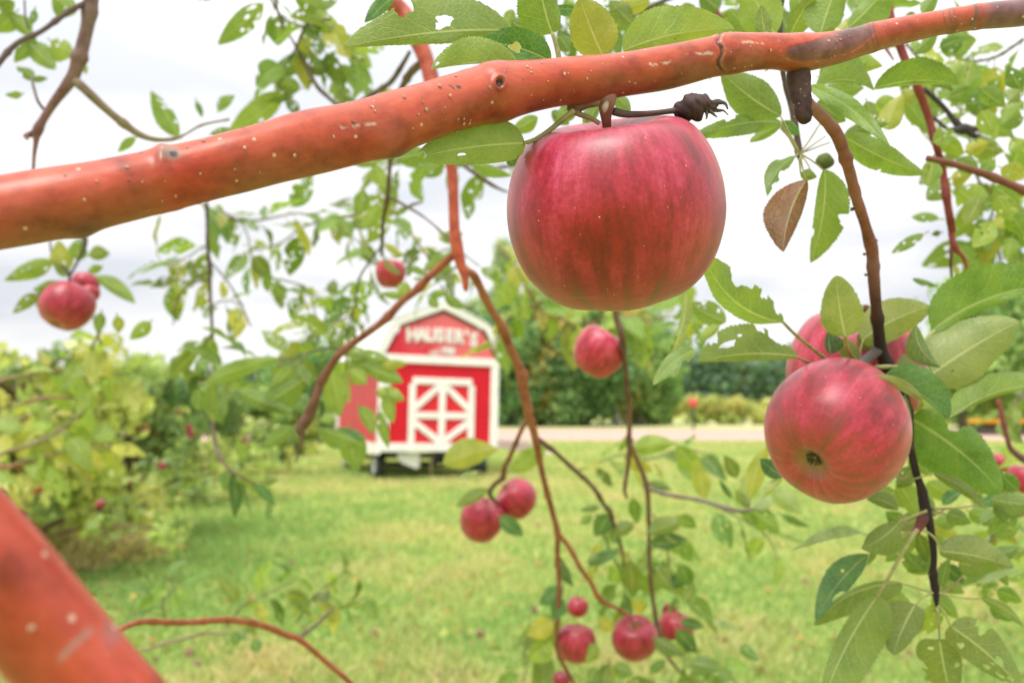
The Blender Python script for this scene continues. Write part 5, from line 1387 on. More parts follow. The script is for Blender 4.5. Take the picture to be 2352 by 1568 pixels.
# around the second apple
LF('F', 655, 622, 165, 225, 85, 165, .42, .36, (.20, .31, .055), cuts=[(.55, -.95, .13, .50), (.30, -1, .07, .3), (.83, -1, .05, .3), (.14, -1, .05, .4)][:0] + [(.58, -1.0, .12, .42), (.30, -1.02, .06, .30), (.09, -1, .05, .4)], pet=[(720, 690, .435), (840, 790, .45), (942, 868, .462)], petr=12, bend=.08, shape=(.9, .6))
LF('F', 745, 838, 100, 868, 45, 205, .42, .40, (.17, .24, .045), cuts=[(.14, -1.0, .10, .50), (.33, -1.0, .05, .25), (.68, -.42, .09, .11), (.55, -.62, .025, .06), (.80, -1, .05, .35)], pet=[(790, 865, .445), (832, 882, .46)], petr=10, bend=-.04, shape=(.9, .62))
LF('E', 2240, 790, 1978, 1018, 60, 62, .41, .39, (.30, .42, .17), under=False, bites=1, bend=-.05, shape=(.7, .7)); LF('E', 2160, 860, 2125, 970, 16, 20, .41, .40, 'p', under=False)
LF('E', 2190, 430, 2095, 820, 60, 26, .40, .39, (.30, .36, .10), cuts=[(.5, .9, .16, .5), (.8, -1, .1, .5)], bend=.06)
LF('F', 290, 620, 60, 500, 70, 90, .55, .55, 'g', k=5, bites=1); LF('F', 250, 640, 120, 740, 30, 50, .55, .55, 'l', k=2)
LF('F', 1046, 712, 985, 325, 128, 140, .40, .40, (.33, .37, .07), pet=[(1060, 780, .42), (1112, 882, .46)], petr=13, shape=(.72, .62), bend=.02)
LF('F', 1150, 735, 1592, 520, 150, 120, .455, .45, (.26, .31, .06), bend=.06, shape=(.8, .55), pet=[(1140, 800), (1130, 870)])
LF('F', 950, 825, 935, 675, 30, 90, .44, .44, (.06, .13, .06), under=False); LF('F', 1130, 870, 1000, 720, 70, 60, .45, .45, (.16, .18, .05)); LF('F', 1220, 800, 1120, 700, 50, 80, .46, .46, (.14, .16, .05))
LF('F', 1490, 640, 1652, 905, 40, 92, .43, .42, (.09, .16, .05), bend=-.14, curl=.3, shape=(.8, .8))
LF('F', 1592, 678, 2520, 380, 235, 55, .45, .43, (.19, .33, .055), bend=.10, pet=[(1570, 720), (1545, 765)], petr=16, shape=(.62, .6), under=False, cuts=[])
LF('F', 1600, 942, 2155, 612, 215, 190, .44, .43, (.30, .36, .15), pet=[(1540, 970), (1380, 905), (1230, 905)], petr=13, shape=(.62, .55), cuts=[(.93, -.75, .05, .22)], fold=-.18)
LF('F', 1345, 905, 1500, 900, 90, 40, .46, .46, (.26, .32, .12)); LF('F', 1560, 770, 1640, 770, 30, 10, .46, .46, 'y')
LF('F', 1290, 958, 1692, 1232, 165, 12, .425, .415, (.13, .29, .09), under=False, bend=.07, shape=(.85, .5), fold=.1)
LF('F', 1535, 1112, 1212, 965, 36, 42, .418, .41, (.38, .40, .14), bend=-.07, shape=(.9, .6))
LF('F', 1705, 1222, 2450, 1010, 130, 25, .43, .44, 'g', bend=.08, shape=(.8, .6)); LF('F', 1880, 1035, 2300, 1000, 12, 60, .45, .45, 'p', under=False); LF('F', 1715, 1200, 1880, 985, 60, 40, .45, .45, 'p', under=False)
LF('F', 1455, 1225, 2030, 1690, 175, 225, .49, .47, (.17, .31, .05), under=False, cuts=[(.30, 1.0, .13, .50)], shape=(.7, .5), bend=.05, fold=.08)
LF('F', 1420, 1075, 1462, 1300, 16, 42, .46, .46, (.08, .15, .04)); LF('F', 1450, 1080, 1520, 1200, 50, 40, .5, .5, 'l')
LF('I', 1600, 240, 1935, 465, 40, 44, .475, .46, (.17, .22, .05), bend=.08, pet=[(1560, 255), (1470, 280)], petr=5)
# below the second apple
LF('I', 650, 262, 508, 150, 60, 60, .50, .50, (.07, .17, .09), under=False); LF('I', 650, 270, 500, 410, 20, 40, .5, .5, 'p'); LF('I', 440, 400, 560, 60, 60, 60, .6, .6, 'y')
LF('I', 1385, 548, 1142, 720, 115, 70, .47, .46, 'o', bend=.05, pet=[(1450, 520), (1560, 478)], petr=8); LF('I', 1382, 470, 1180, 405, 40, 66, .465, .46, (.10, .15, .04), bend=-.08)
LF('I', 1160, 622, 742, 728, 14, 62, .50, .47, (.45, .52, .33), under=False, bend=-.04, pet=[(1250, 640), (1430, 560)], petr=5); LF('I', 1280, 650, 1450, 715, 34, 30, .51, .51, 'g'); LF('I', 1425, 745, 1535, 872, 44, 40, .51, .51, 'm')
LF('I', 1252, 1008, 880, 1760, 195, 72, .46, .45, (.19, .27, .055), bend=-.04, pet=[(1330, 880), (1420, 720), (1500, 595)], petr=13, shape=(.72, .6), fold=-.15)
LF('I', 1190, 752, 858, 1165, 70, 105, .48, .47, (.13, .26, .13), under=False, cuts=[(.62, 1.0, .12, .5), (.35, -.3, .02, .1)], pet=[(1300, 700), (1440, 625)], petr=8, bend=-.05); LF('I', 1250, 690, 1180, 830, 20, 20, .48, .48, 'g')
LF('I', 1400, 930, 862, 1190, 120, 28, .50, .49, 'o', bend=-.10, pet=[(1480, 960), (1590, 995)], petr=5, shape=(.8, .6)); LF('I', 1230, 990, 1465, 1060, 70, 60, .51, .51, 'l'); LF('I', 1200, 1120, 1230, 1310, 60, 40, .5, .5, 'l')
LF('I', 1490, 1068, 1350, 1385, 95, 150, .47, .46, (.14, .18, .045), pet=[(1530, 1030), (1600, 995)], petr=6, shape=(.62, .6)); 
LF('I', 1640, 735, 2118, 842, 130, 60, .465, .45, (.17, .21, .05), bend=.05, pet=[(1610, 650), (1540, 600)], petr=7, shape=(.75, .6)); LF('I', 1760, 810, 1955, 830, 40, 90, .48, .48, 'o')
LF('I', 1685, 500, 1852, 560, 50, 68, .49, .49, 'm', pet=[(1590, 470)], petr=6, bend=.06, bites=1); LF('I', 1655, 960, 1705, 775, 44, 34, .49, .49, 'm', pet=[(1620, 1010)])
LF('I', 1905, 1030, 2185, 1215, 34, 38, .47, .46, 'o', bend=.08, pet=[(1800, 1030), (1640, 1000)], petr=6)
LF('I', 1705, 1205, 2160, 1600, 150, 120, .46, .45, (.16, .20, .05), k=9, bites=2, pet=[(1670, 1120), (1630, 1080)], petr=7, shape=(.65, .6))
LF('I', 1640, 1290, 1720, 1700, 110, 150, .47, .47, (.17, .22, .05), k=3, bites=1, pet=[(1635, 1200), (1625, 1090)], petr=8, shape=(.62, .5))
LF('I', 1960, 405, 2320, 440, 66, 80, .5, .5, (.13, .21, .045)); LF('I', 1990, 440, 2060, 560, 30, 40, .5, .5, 'd'); LF('I', 1880, 430, 2060, 380, 30, 50, .52, .52, 'b', under=False)
LF('I', 1380, 300, 1500, 520, 80, 60, .53, .53, 'l'); LF('I', 1560, 300, 1760, 420, 60, 70, .53, .53, 'l'); LF('I', 1660, 440, 1790, 340, 50, 30, .52, .52, 'b', under=False); LF('I', 1560, 560, 1760, 640, 60, 60, .54, .54, 'y')
LF('I', 1700, 690, 1560, 640, 30, 30, .52, .52, 'g'); LF('I', 1870, 930, 2130, 830, 14, 40, .52, .52, 'p', under=False); LF('I', 2060, 740, 2200, 720, 40, 50, .55, .55, 'o'); LF('I', 2060, 900, 2200, 850, 40, 50, .6, .6, 'g', k=2)
LF('I', 1250, 330, 1420, 460, 60, 50, .53, .53, 'l', k=1)
for (x, y, x2, y2) in ((1590, 465, 1890, 440), (1640, 1010, 1790, 890), (1530, 590, 1640, 640), (1460, 575, 1380, 510), (1600, 500, 1670, 470), (1480, 585, 1360, 640), (1460, 280, 1340, 255)):
    limb([('I', x, y, .48, 7), ('I', (x + x2) / 2, (y + y2) / 2 + 10, .48, 6), ('I', x2, y2, .48, 5)], (.36, .27, .15), n=8, seg=6, name="leaf_stalk")
for a in ((1560, 500, 1380, 600, 60, 70, 'o'), (1620, 560, 1790, 520, 50, 60, 'g'), (1600, 760, 1440, 860, 50, 60, 'm'), (1620, 900, 1800, 1000, 60, 60, 'o'), (1590, 860, 1400, 800, 60, 50, 'g'), (1640, 1060, 1560, 1260, 60, 60, 'l'), (1600, 1020, 1760, 1160, 60, 60, 'g'),
          (1480, 620, 1300, 800, 60, 60, 'g'), (1500, 620, 1560, 800, 50, 50, 'o'), (1980, 620, 2160, 560, 60, 60, 'g'), (2000, 980, 2170, 1060, 50, 60, 'g'), (1900, 700, 2080, 960, 60, 70, 'm'), (1450, 130, 1600, 260, 60, 60, 'g'), (1480, 200, 1370, 330, 60, 60, 'o'), (1900, 560, 2060, 480, 60, 50, 'm')):
    LF('I', *a[:6], .53, None, a[6], k=random.Random(a[0]).choice((0, 0, 2)), bites=random.Random(a[1]).choice((0, 1)), under=random.Random(a[2]).random() < .7, pet=[(a[0] * 1.1 - a[2] * .1, a[1] * 1.1 - a[3] * .1)], petr=5, curl=.3)
for a in ((880, 230, 1010, 60, 70, 60, 'd'), (1150, 210, 1280, 60, 70, 70, 'm'), (700, 230, 620, 40, 60, 80, 'd'), (880, 480, 1060, 400, 80, 60, 'g'), (900, 560, 1060, 640, 60, 60, 'd'), (1000, 600, 1170, 480, 70, 70, 'm'), (1180, 640, 1240, 800, 60, 60, 'o'),
          (1480, 330, 1640, 180, 80, 70, 'g'), (1640, 300, 1800, 230, 60, 80, 'm'), (1560, 420, 1720, 560, 60, 70, 'o'), (1850, 380, 1800, 560, 80, 70, 'g'), (1900, 560, 2060, 680, 70, 60, 'm'), (1700, 620, 1880, 560, 50, 60, 'g'), (2160, 560, 2080, 420, 60, 60, 'm'),
          (1420, 640, 1560, 820, 60, 60, 'g'), (1620, 880, 1800, 980, 60, 60, 'l'), (1600, 1000, 1560, 1180, 70, 60, 'g'), (1750, 1010, 1900, 1100, 60, 60, 'm'), (2000, 1240, 2100, 1400, 60, 60, 'l'), (1930, 760, 2110, 860, 60, 70, 'g'), (2080, 640, 2180, 520, 60, 60, 'o'),
          (1330, 150, 1500, 250, 60, 60, 'l'), (1480, 200, 1560, 60, 60, 60, 'o'), (1600, 150, 1760, 60, 50, 60, 'm'), (1120, 860, 1250, 1000, 50, 50, 'm')):
    q = random.Random(a[0] * 7 + a[1])
    LF('C', *a[:6], q.uniform(.50, .66), None, a[6], k=q.choice((0, 1, 3)), bites=q.choice((0, 1, 2)), under=q.random() < .7, curl=.3, twist=q.uniform(-.6, .6), pet=[(a[0] * 1.12 - a[2] * .12, a[1] * 1.12 - a[3] * .12)], petr=4)
for a in ((2120, 480, 1960, 620, 60, 60, 'g'), (2140, 350, 2010, 230, 60, 60, 'm'), (1500, 380, 1620, 520, 60, 60, 'd'), (1440, 560, 1300, 480, 60, 50, 'm'), (1560, 640, 1420, 780, 60, 60, 'l'), (1660, 820, 1800, 940, 50, 60, 'd'), (1560, 1100, 1440, 1280, 60, 60, 'g'),
          (1760, 1200, 1900, 1320, 60, 60, 'm'), (2000, 760, 2140, 700, 50, 50, 'd'), (1830, 480, 2010, 560, 60, 60, 'g'), (1960, 1080, 2120, 1180, 50, 60, 'm')):
    q = random.Random(a[0] * 7 + a[1])
    LF('I', *a[:6], q.uniform(.50, .60), None, a[6], k=q.choice((0, 1, 3)), bites=q.choice((0, 1)), under=q.random() < .6, curl=.3, twist=q.uniform(-.6, .6), pet=[(a[0] * 1.12 - a[2] * .12, a[1] * 1.12 - a[3] * .12)], petr=4)
# top left, middle distance
for a in ((100, 80, -60, 200, 70, 60, 'g'), (330, -30, 480, 80, 70, 100, 'g'), (60, 90, 190, 230, 70, 50, 'g'), (170, 260, 350, 440, 80, 60, 'g'), (320, 260, 470, 350, 60, 100, 'l'), (215, 500, 100, 420, 40, 40, 'm'), (225, 240, 90, 400, 50, 50, 'm'),
          (140, 595, 28, 600, 28, 24, 'g'), (200, 510, 300, 495, 24, 20, 'd'), (520, 390, 545, 470, 20, 20, 'g'), (60, 20, -40, -20, 50, 50, 'g'), (220, 60, 190, 160, 30, 20, 'b'), (0, 70, 90, 10, 50, 50, 'g'),
          (1130, 860, 955, 575, 85, 50, 'g'), (1240, 640, 1280, 745, 20, 24, 'd'), (1380, 705, 1485, 605, 55, 24, 'g'), (1790, 592, 1440, 845, 60, 100, 'l'), (860, 870, 740, 965, 20, 44, 'g'), (1330, 850, 1460, 810, 24, 40, 'm'),
          (1665, 25, 1375, 285, 70, 75, 'g'), (1760, 100, 1755, 290, 80, 85, 'g'), (1860, -30, 2060, 60, 90, 80, 'g'), (2000, 60, 2150, 290, 60, 80, 'l'), (1930, 80, 2000, 260, 60, 70, 'm'), (1940, 340, 1700, 470, 70, 60, 'm'),
          (1900, 560, 1700, 500, 60, 60, 'g'), (2060, 340, 2175, 560, 70, 60, 'm'), (2120, 480, 2250, 440, 60, 60, 'l'), (1200, -40, 1340, 0, 30, 30, 'd'), (1700, 640, 1860, 600, 20, 30, 'g'), (2100, 520, 2170, 660, 50, 60, 'l'), (1940, 420, 2080, 440, 60, 60, 'm')):
    rr_ = random.Random(a[0] * 3 + a[1]); dd = .85 if a[0] < 700 else 1.0
    LF('A', *a[:6], dd, None, a[6], k=rr_.choice((1, 2, 4, 6)) if a[0] > 900 else rr_.choice((0, 1, 2)), bites=rr_.choice((0, 1)), near_leaf=False, pet=[(a[0] * 1.12 - a[2] * .12, a[1] * 1.12 - a[3] * .12 - 6)], petr=4)
for a in ((-20, 240, 130, 320, 60, 60, 'g'), (60, 330, 200, 430, 60, 40, 'l'), (-20, 560, 60, 640, 60, 40, 'l'), (240, 620, 330, 560, 20, 24, 'y'), (840, 440, 700, 500, 44, 20, 'g'), (0, 620, 120, 720, 50, 50, 'g'), (650, 1020, 540, 1120, 60, 60, 'g'),
          (150, 1200, 130, 1360, 50, 60, 'g'), (150, 1440, 250, 1300, 50, 60, 'l'), (340, 1360, 440, 1310, 20, 26, 'g'), (-10, 1400, 80, 1500, 60, 60, 'm'), (210, 1040, 290, 1200, 50, 60, 'l'), (540, 990, 360, 1020, 60, 50, 'g')):
    LF('B', *a[:6], 1.0, None, a[6], k=random.Random(a[0]).choice((0, 1, 3)), near_leaf=False, pet=[(a[0] * 1.12 - a[2] * .12, a[1] * 1.12 - a[3] * .12 - 6)], petr=4)
# around the far left apple, and the leaf curtain before the wagon
for a in ((330, 230, 10, 360, 70, 50, 'g', 4), (395, 370, 195, 420, 44, 40, 'g', 1), (240, 440, 80, 565, 40, 44, 'o', 2), (600, 330, 850, 500, 70, 30, 'g', 0), (420, 300, 370, 100, 70, 70, 'y', 1), (430, 330, 330, 230, 40, 40, 'b', 0), (500, 230, 500, 90, 60, 60, 'g', 1),
          (560, 200, 690, 190, 60, 40, 'o', 1), (640, 560, 620, 690, 40, 40, 'g', 0), (330, 400, 230, 530, 40, 60, 'o', 0), (560, 300, 650, 270, 30, 30, 'g', 0), (740, 580, 750, 690, 40, 36, 'y', 0), (950, 620, 820, 730, 50, 50, 'l', 1),
          (1900, 1000, 1640, 1180, 110, 90, 'm', 0), (1950, 1010, 1870, 880, 40, 60, 'd', 0), (1850, 1280, 1650, 1420, 50, 60, 'm', 0), (2010, 1290, 2300, 1400, 30, 90, 'g', 0), (1260, 1040, 1250, 1180, 44, 50, 'm', 0), (1300, 1000, 1760, 850, 60, 60, 'g', 0), (1300, 920, 1240, 860, 60, 60, 'b', 0),
          (2090, 930, 2150, 1220, 70, 70, 'l', 0), (1850, 900, 1700, 1050, 60, 60, 'g', 0), (1500, 1050, 1850, 1190, 60, 60, 'm', 0)):
    LF('D', *a[:6], 1.15 if a[0] < 700 else .95, None, a[6], k=a[7], near_leaf=False, pet=[(a[0] * 1.1 - a[2] * .1, a[1] * 1.1 - a[3] * .1 - 6)], petr=5)
for a in ((-20, 1290, 165, 1350, 26, 60, 'b', 0, 0), (60, 1290, 100, 1568, 100, 80, 'g', 1, 1), (70, 860, 320, 860, 60, 70, 'g', 2, 1), (250, 900, 430, 880, 30, 40, 'y', 0, 1), (150, 900, 400, 1000, 70, 60, 'g', 1, 1), (230, 1060, 410, 1110, 60, 50, 'l', 2, 1), (120, 1150, 220, 1330, 60, 40, 'g', 3, 1),
          (300, 1060, 340, 1260, 40, 60, 'l', 0, 1), (250, 1180, 310, 1420, 30, 44, 'g', 1, 1), (60, 920, 170, 1010, 60, 60, 'l', 0, 1), (20, 960, -80, 1200, 80, 90, 'g', 0, 1), (40, 960, 60, 1130, 24, 40, 'y', 0, 1), (180, 850, 30, 780, 60, 50, 'g', 1, 1),
          (560, 450, 690, 430, 26, 30, 'g', 0, 1), (560, 470, 620, 530, 40, 30, 'g', 1, 1), (660, 450, 800, 530, 30, 44, 'm', 0, 1), (420, 460, 250, 440, 30, 26, 'g', 0, 1), (550, 150, 610, 190, 16, 18, 'd', 0, 1), (540, 290, 700, 190, 40, 50, 'g', 1, 1), (450, 270, 540, 320, 24, 30, 'g', 1, 1),
          (420, 370, 400, 460, 40, 60, 'l', 1, 1), (640, 100, 780, 60, 40, 50, 'g', 0, 1), (380, 190, 270, 120, 24, 30, 'y', 0, 1), (330, 205, 410, 190, 20, 20, 'y', 0, 1)):
    LF('E', *a[:6], 1.0, None, a[6], k=a[7], under=bool(a[8]), near_leaf=False, pet=[(a[0] * 1.1 - a[2] * .1, a[1] * 1.1 - a[3] * .1 - 6)], petr=4)
# bottom middle
for a in ((1600, 470, 1500, 640, 0, 0, 'd'),):
    pass
for a in ((930, 345, 730, 455, 30, 60, 'o', 0), (1010, 520, 1160, 640, 60, 50, 'b', 0), (1700, 500, 1610, 640, 60, 70, (.10, .22, .04), 0), (1640, 455, 1520, 480, 24, 26, 'd', 0), (1850, 400, 1880, 560, 50, 40, 'g', 0), (1760, 740, 1570, 830, 30, 50, 'b', 0),
          (1370, 750, 1480, 960, 20, 60, (.09, .18, .06), 0), (1830, 790, 1850, 1040, 60, 60, 'o', 0), (1410, 960, 1260, 1070, 60, 60, 'b', 0), (1400, 1030, 1350, 1160, 60, 56, 'b', 0), (1960, 690, 2200, 660, 70, 40, 'd', 0), (1950, 620, 2180, 540, 70, 60, 'o', 0), (2000, 850, 2130, 1000, 90, 60, 'o', 1),
          (2170, 880, 2090, 960, 60, 50, 'd', 1), (1350, 1180, 1170, 1260, 80, 60, 'y', 0), (1340, 1300, 1180, 1420, 90, 70, 'l', 1), (1640, 1160, 1740, 1230, 40, 60, 'y', 0), (1880, 1030, 1900, 1140, 50, 50, 'y', 0), (1990, 1290, 2170, 1390, 40, 70, (.10, .17, .06), 0), (1730, 1460, 1860, 1510, 50, 60, 'm', 0),
          (1960, 1500, 2060, 1420, 40, 30, 'm', 0), (1560, 800, 1700, 740, 30, 50, 'b', 0), (650, 180, 1000, 90, 110, 80, 'y', 0), (1080, 230, 1320, 60, 60, 70, 'l', 0), (880, 230, 740, 270, 16, 14, 'p', 0), (1850, 90, 2120, 50, 70, 60, 'l', 0), (1800, 130, 1980, 230, 40, 60, 'y', 0), (2130, 70, 2300, 260, 60, 80, 'l', 0),
          (1950, 300, 2100, 350, 30, 30, 'd', 0), (1520, 560, 1600, 500, 30, 30, 'g', 0), (1860, 560, 1700, 640, 50, 50, 'o', 0), (1620, 1320, 1560, 1440, 50, 60, 'l', 0), (2050, 640, 2230, 760, 60, 60, 'g', 0), (1620, 1470, 1560, 1568, 50, 40, 'm', 0)):
    LF('H', *a[:6], 1.15, None, a[6], k=a[7], near_leaf=False, under=random.random() < .5, pet=[(a[0] * 1.1 - a[2] * .1, a[1] * 1.1 - a[3] * .1 - 6)], petr=4)
for a in ((470, 460, 600, 400, 40, 40, 'p', 0), (590, 350, 780, 500, 70, 60, 'p', 0), (460, 480, 630, 620, 70, 90, 'g', 2), (640, 500, 820, 580, 20, 30, 'm', 0), (380, 490, 500, 560, 40, 30, 'g', 1), (440, 470, 400, 240, 30, 30, 'p', 0), (440, 460, 350, 350, 40, 44, 'o', 0), (330, 400, 250, 280, 20, 20, 'd', 0), (-20, 520, 110, 585, 50, 40, 'g', 0),
          (360, 270, 280, 130, 50, 50, 'o', 0), (160, 400, 100, 150, 60, 60, 'y', 0), (0, 820, 70, 960, 60, 60, 'm', 0), (20, 680, 60, 800, 50, 40, 'g', 0), (0, 1180, 160, 1210, 40, 40, 'd', 0), (-20, 1230, 110, 1380, 60, 60, 'd', 0), (200, 1160, 390, 1240, 24, 30, 'p', 0), (70, 1440, 250, 1480, 60, 70, (.09, .19, .06), 0), (190, 1300, 280, 1480, 30, 30, 'p', 0),
          (30, 1050, 90, 930, 40, 40, 'o', 0), (380, 1330, 500, 1420, 44, 40, 'b', 1), (70, 1340, -60, 1300, 30, 30, 'l', 0)):
    LF('I', *a[:6], 1.02, None, a[6], k=a[7], near_leaf=False, under=random.random() < .5, pet=[(a[0] * 1.1 - a[2] * .1, a[1] * 1.1 - a[3] * .1 - 6)], petr=4)
# hanging tip of the left middle twig, and sprigs above the arching twig
for a in ((1470, 230, 1480, 530, 50, 40, (.08, .17, .05)), (1460, 220, 1410, 350, 50, 60, 'b'), (1520, 240, 1590, 500, 16, 14, 'd'), (1560, 180, 1760, 210, 30, 24, 'l'), (1640, 300, 1760, 280, 30, 30, 'o'), (1600, 310, 1740, 450, 40, 30, 'b'), (1560, 140, 1500, 40, 40, 40, 'l'), (1500, 230, 1600, 330, 50, 50, 'l'),
          (1700, 420, 1690, 540, 20, 24, 'b'), (1480, 1250, 1500, 1330, 40, 40, 'b'), (1600, 1300, 1640, 1370, 40, 40, 'b'), (1560, 1290, 1480, 1240, 24, 30, 'b')):
    LF('G', *a[:6], 1.18, None, a[6], near_leaf=False, under=random.random() < .5, pet=[(a[0] * 1.08 - a[2] * .08, a[1] * 1.08 - a[3] * .08 - 6)], petr=4)

# twigs with random leaves, sharing a few blades
VAR = []
for k in range(16):
    r = random.Random(200 + k)
    cuts = random_cuts(r, r.choice((0, 3, 6, 9, 12, 14)), .085, r.choice((0, 1, 2, 3)))
    wid = r.uniform(.24, .31)
    V_, F_, uv_ = leaf_geo(1.0, wid, wid, bend=r.uniform(-.07, .07), fold=r.uniform(.1, .45), droop=r.uniform(.05, .35), wave=.03, twist=r.uniform(-.5, .5), nu=30, nv=16, cuts=cuts, seed=k, teeth=14, serr=.05)
    pv, pf, _, _ = tube_geo(catmull(np.array([(.02, 0, 0), (-.1, 0, .01), (-.22, 0, .05)]), 4), [.010, .011, .012, .014], 6)
    Fq = np.vstack([F_, pf + len(V_)]); Vq = np.vstack([V_, pv]); uvq = np.vstack([uv_, np.full((len(pv), 2), .5)])
    VAR.append((mesh("leaf", Vq, Fq, [M_LEAF], tint=(1, 1, 1), uv=uvq), Vq, Fq, uvq))

def place(pos, ex, ez, length, tint, own, var=None):
    ex = ex / np.linalg.norm(ex); ez = ez - ex * (ez @ ex); ez /= np.linalg.norm(ez) + 1e-9; ey = np.cross(ez, ex)
    me, Vq, Fq, uvq = VAR[var if var is not None else random.randrange(len(VAR))]
    b = pos + ex * length * .22
    Mx = np.stack([ex, ey, ez], 1) * length
    X, Y, D_ = proj(b[None])
    def build():
        o = link("leaf", me, own, None, tint)
        m4 = Matrix.Identity(4)
        for i in range(3):
            for j in range(3): m4[i][j] = Mx[i, j]
            m4[i][3] = b[i] - ROOT[i]
        o.matrix_local = m4
    def data(): return Vq @ Mx.T + b, Fq, uvq, np.tile(np.array(tint), (len(Vq), 1))
    inside = -60 < X[0] < VW + 60 and -60 < Y[0] < VH + 60
    LQ.append((length * FV / D_[0] if inside else 0, build, data))

def twig(pts, d0, d1, r0, r1, tint, n, ll, tints, seed, bush=1.0, seg=8, tips=True):
    r = random.Random(seed)
    k = len(pts)
    o = limb([('V', x, y, d0 + (d1 - d0) * i / (k - 1), r0 + (r1 - r0) * i / (k - 1)) for i, (x, y) in enumerate(pts)], tint, n=max(12, 6 * k), seg=seg)
    C = CENTER[-1][1]
    for j in range(n):
        i = int((len(C) - 1) * (1 - (1 - (j + r.random()) / n) ** 1.0))
        tg = C[min(i + 1, len(C) - 1)] - C[max(i - 1, 0)]; tg = tg / (np.linalg.norm(tg) + 1e-9)
        a = j * 2.4 + r.uniform(-.6, .6)
        side = np.cross(tg, np.array((0, 0, 1.0)) if abs(tg[2]) < .9 else np.array((1.0, 0, 0))); side /= np.linalg.norm(side); up = np.cross(side, tg)
        dr = side * math.cos(a) + up * math.sin(a) + tg * r.uniform(.2, .9) + np.array((0, 0, -.25 - .3 * r.random()))
        nz_ = np.array((r.uniform(-.8, .8), r.uniform(-.9, .3), r.uniform(.4, 1.0)))
        c = np.array(LT[r.choice(tints)]) * r.uniform(.65, 1.1)
        place(C[i], dr, nz_, ll * ((d0 + d1) / 2) / FV * r.uniform(.6, 1.15) * bush, tuple(c), o)
    return o

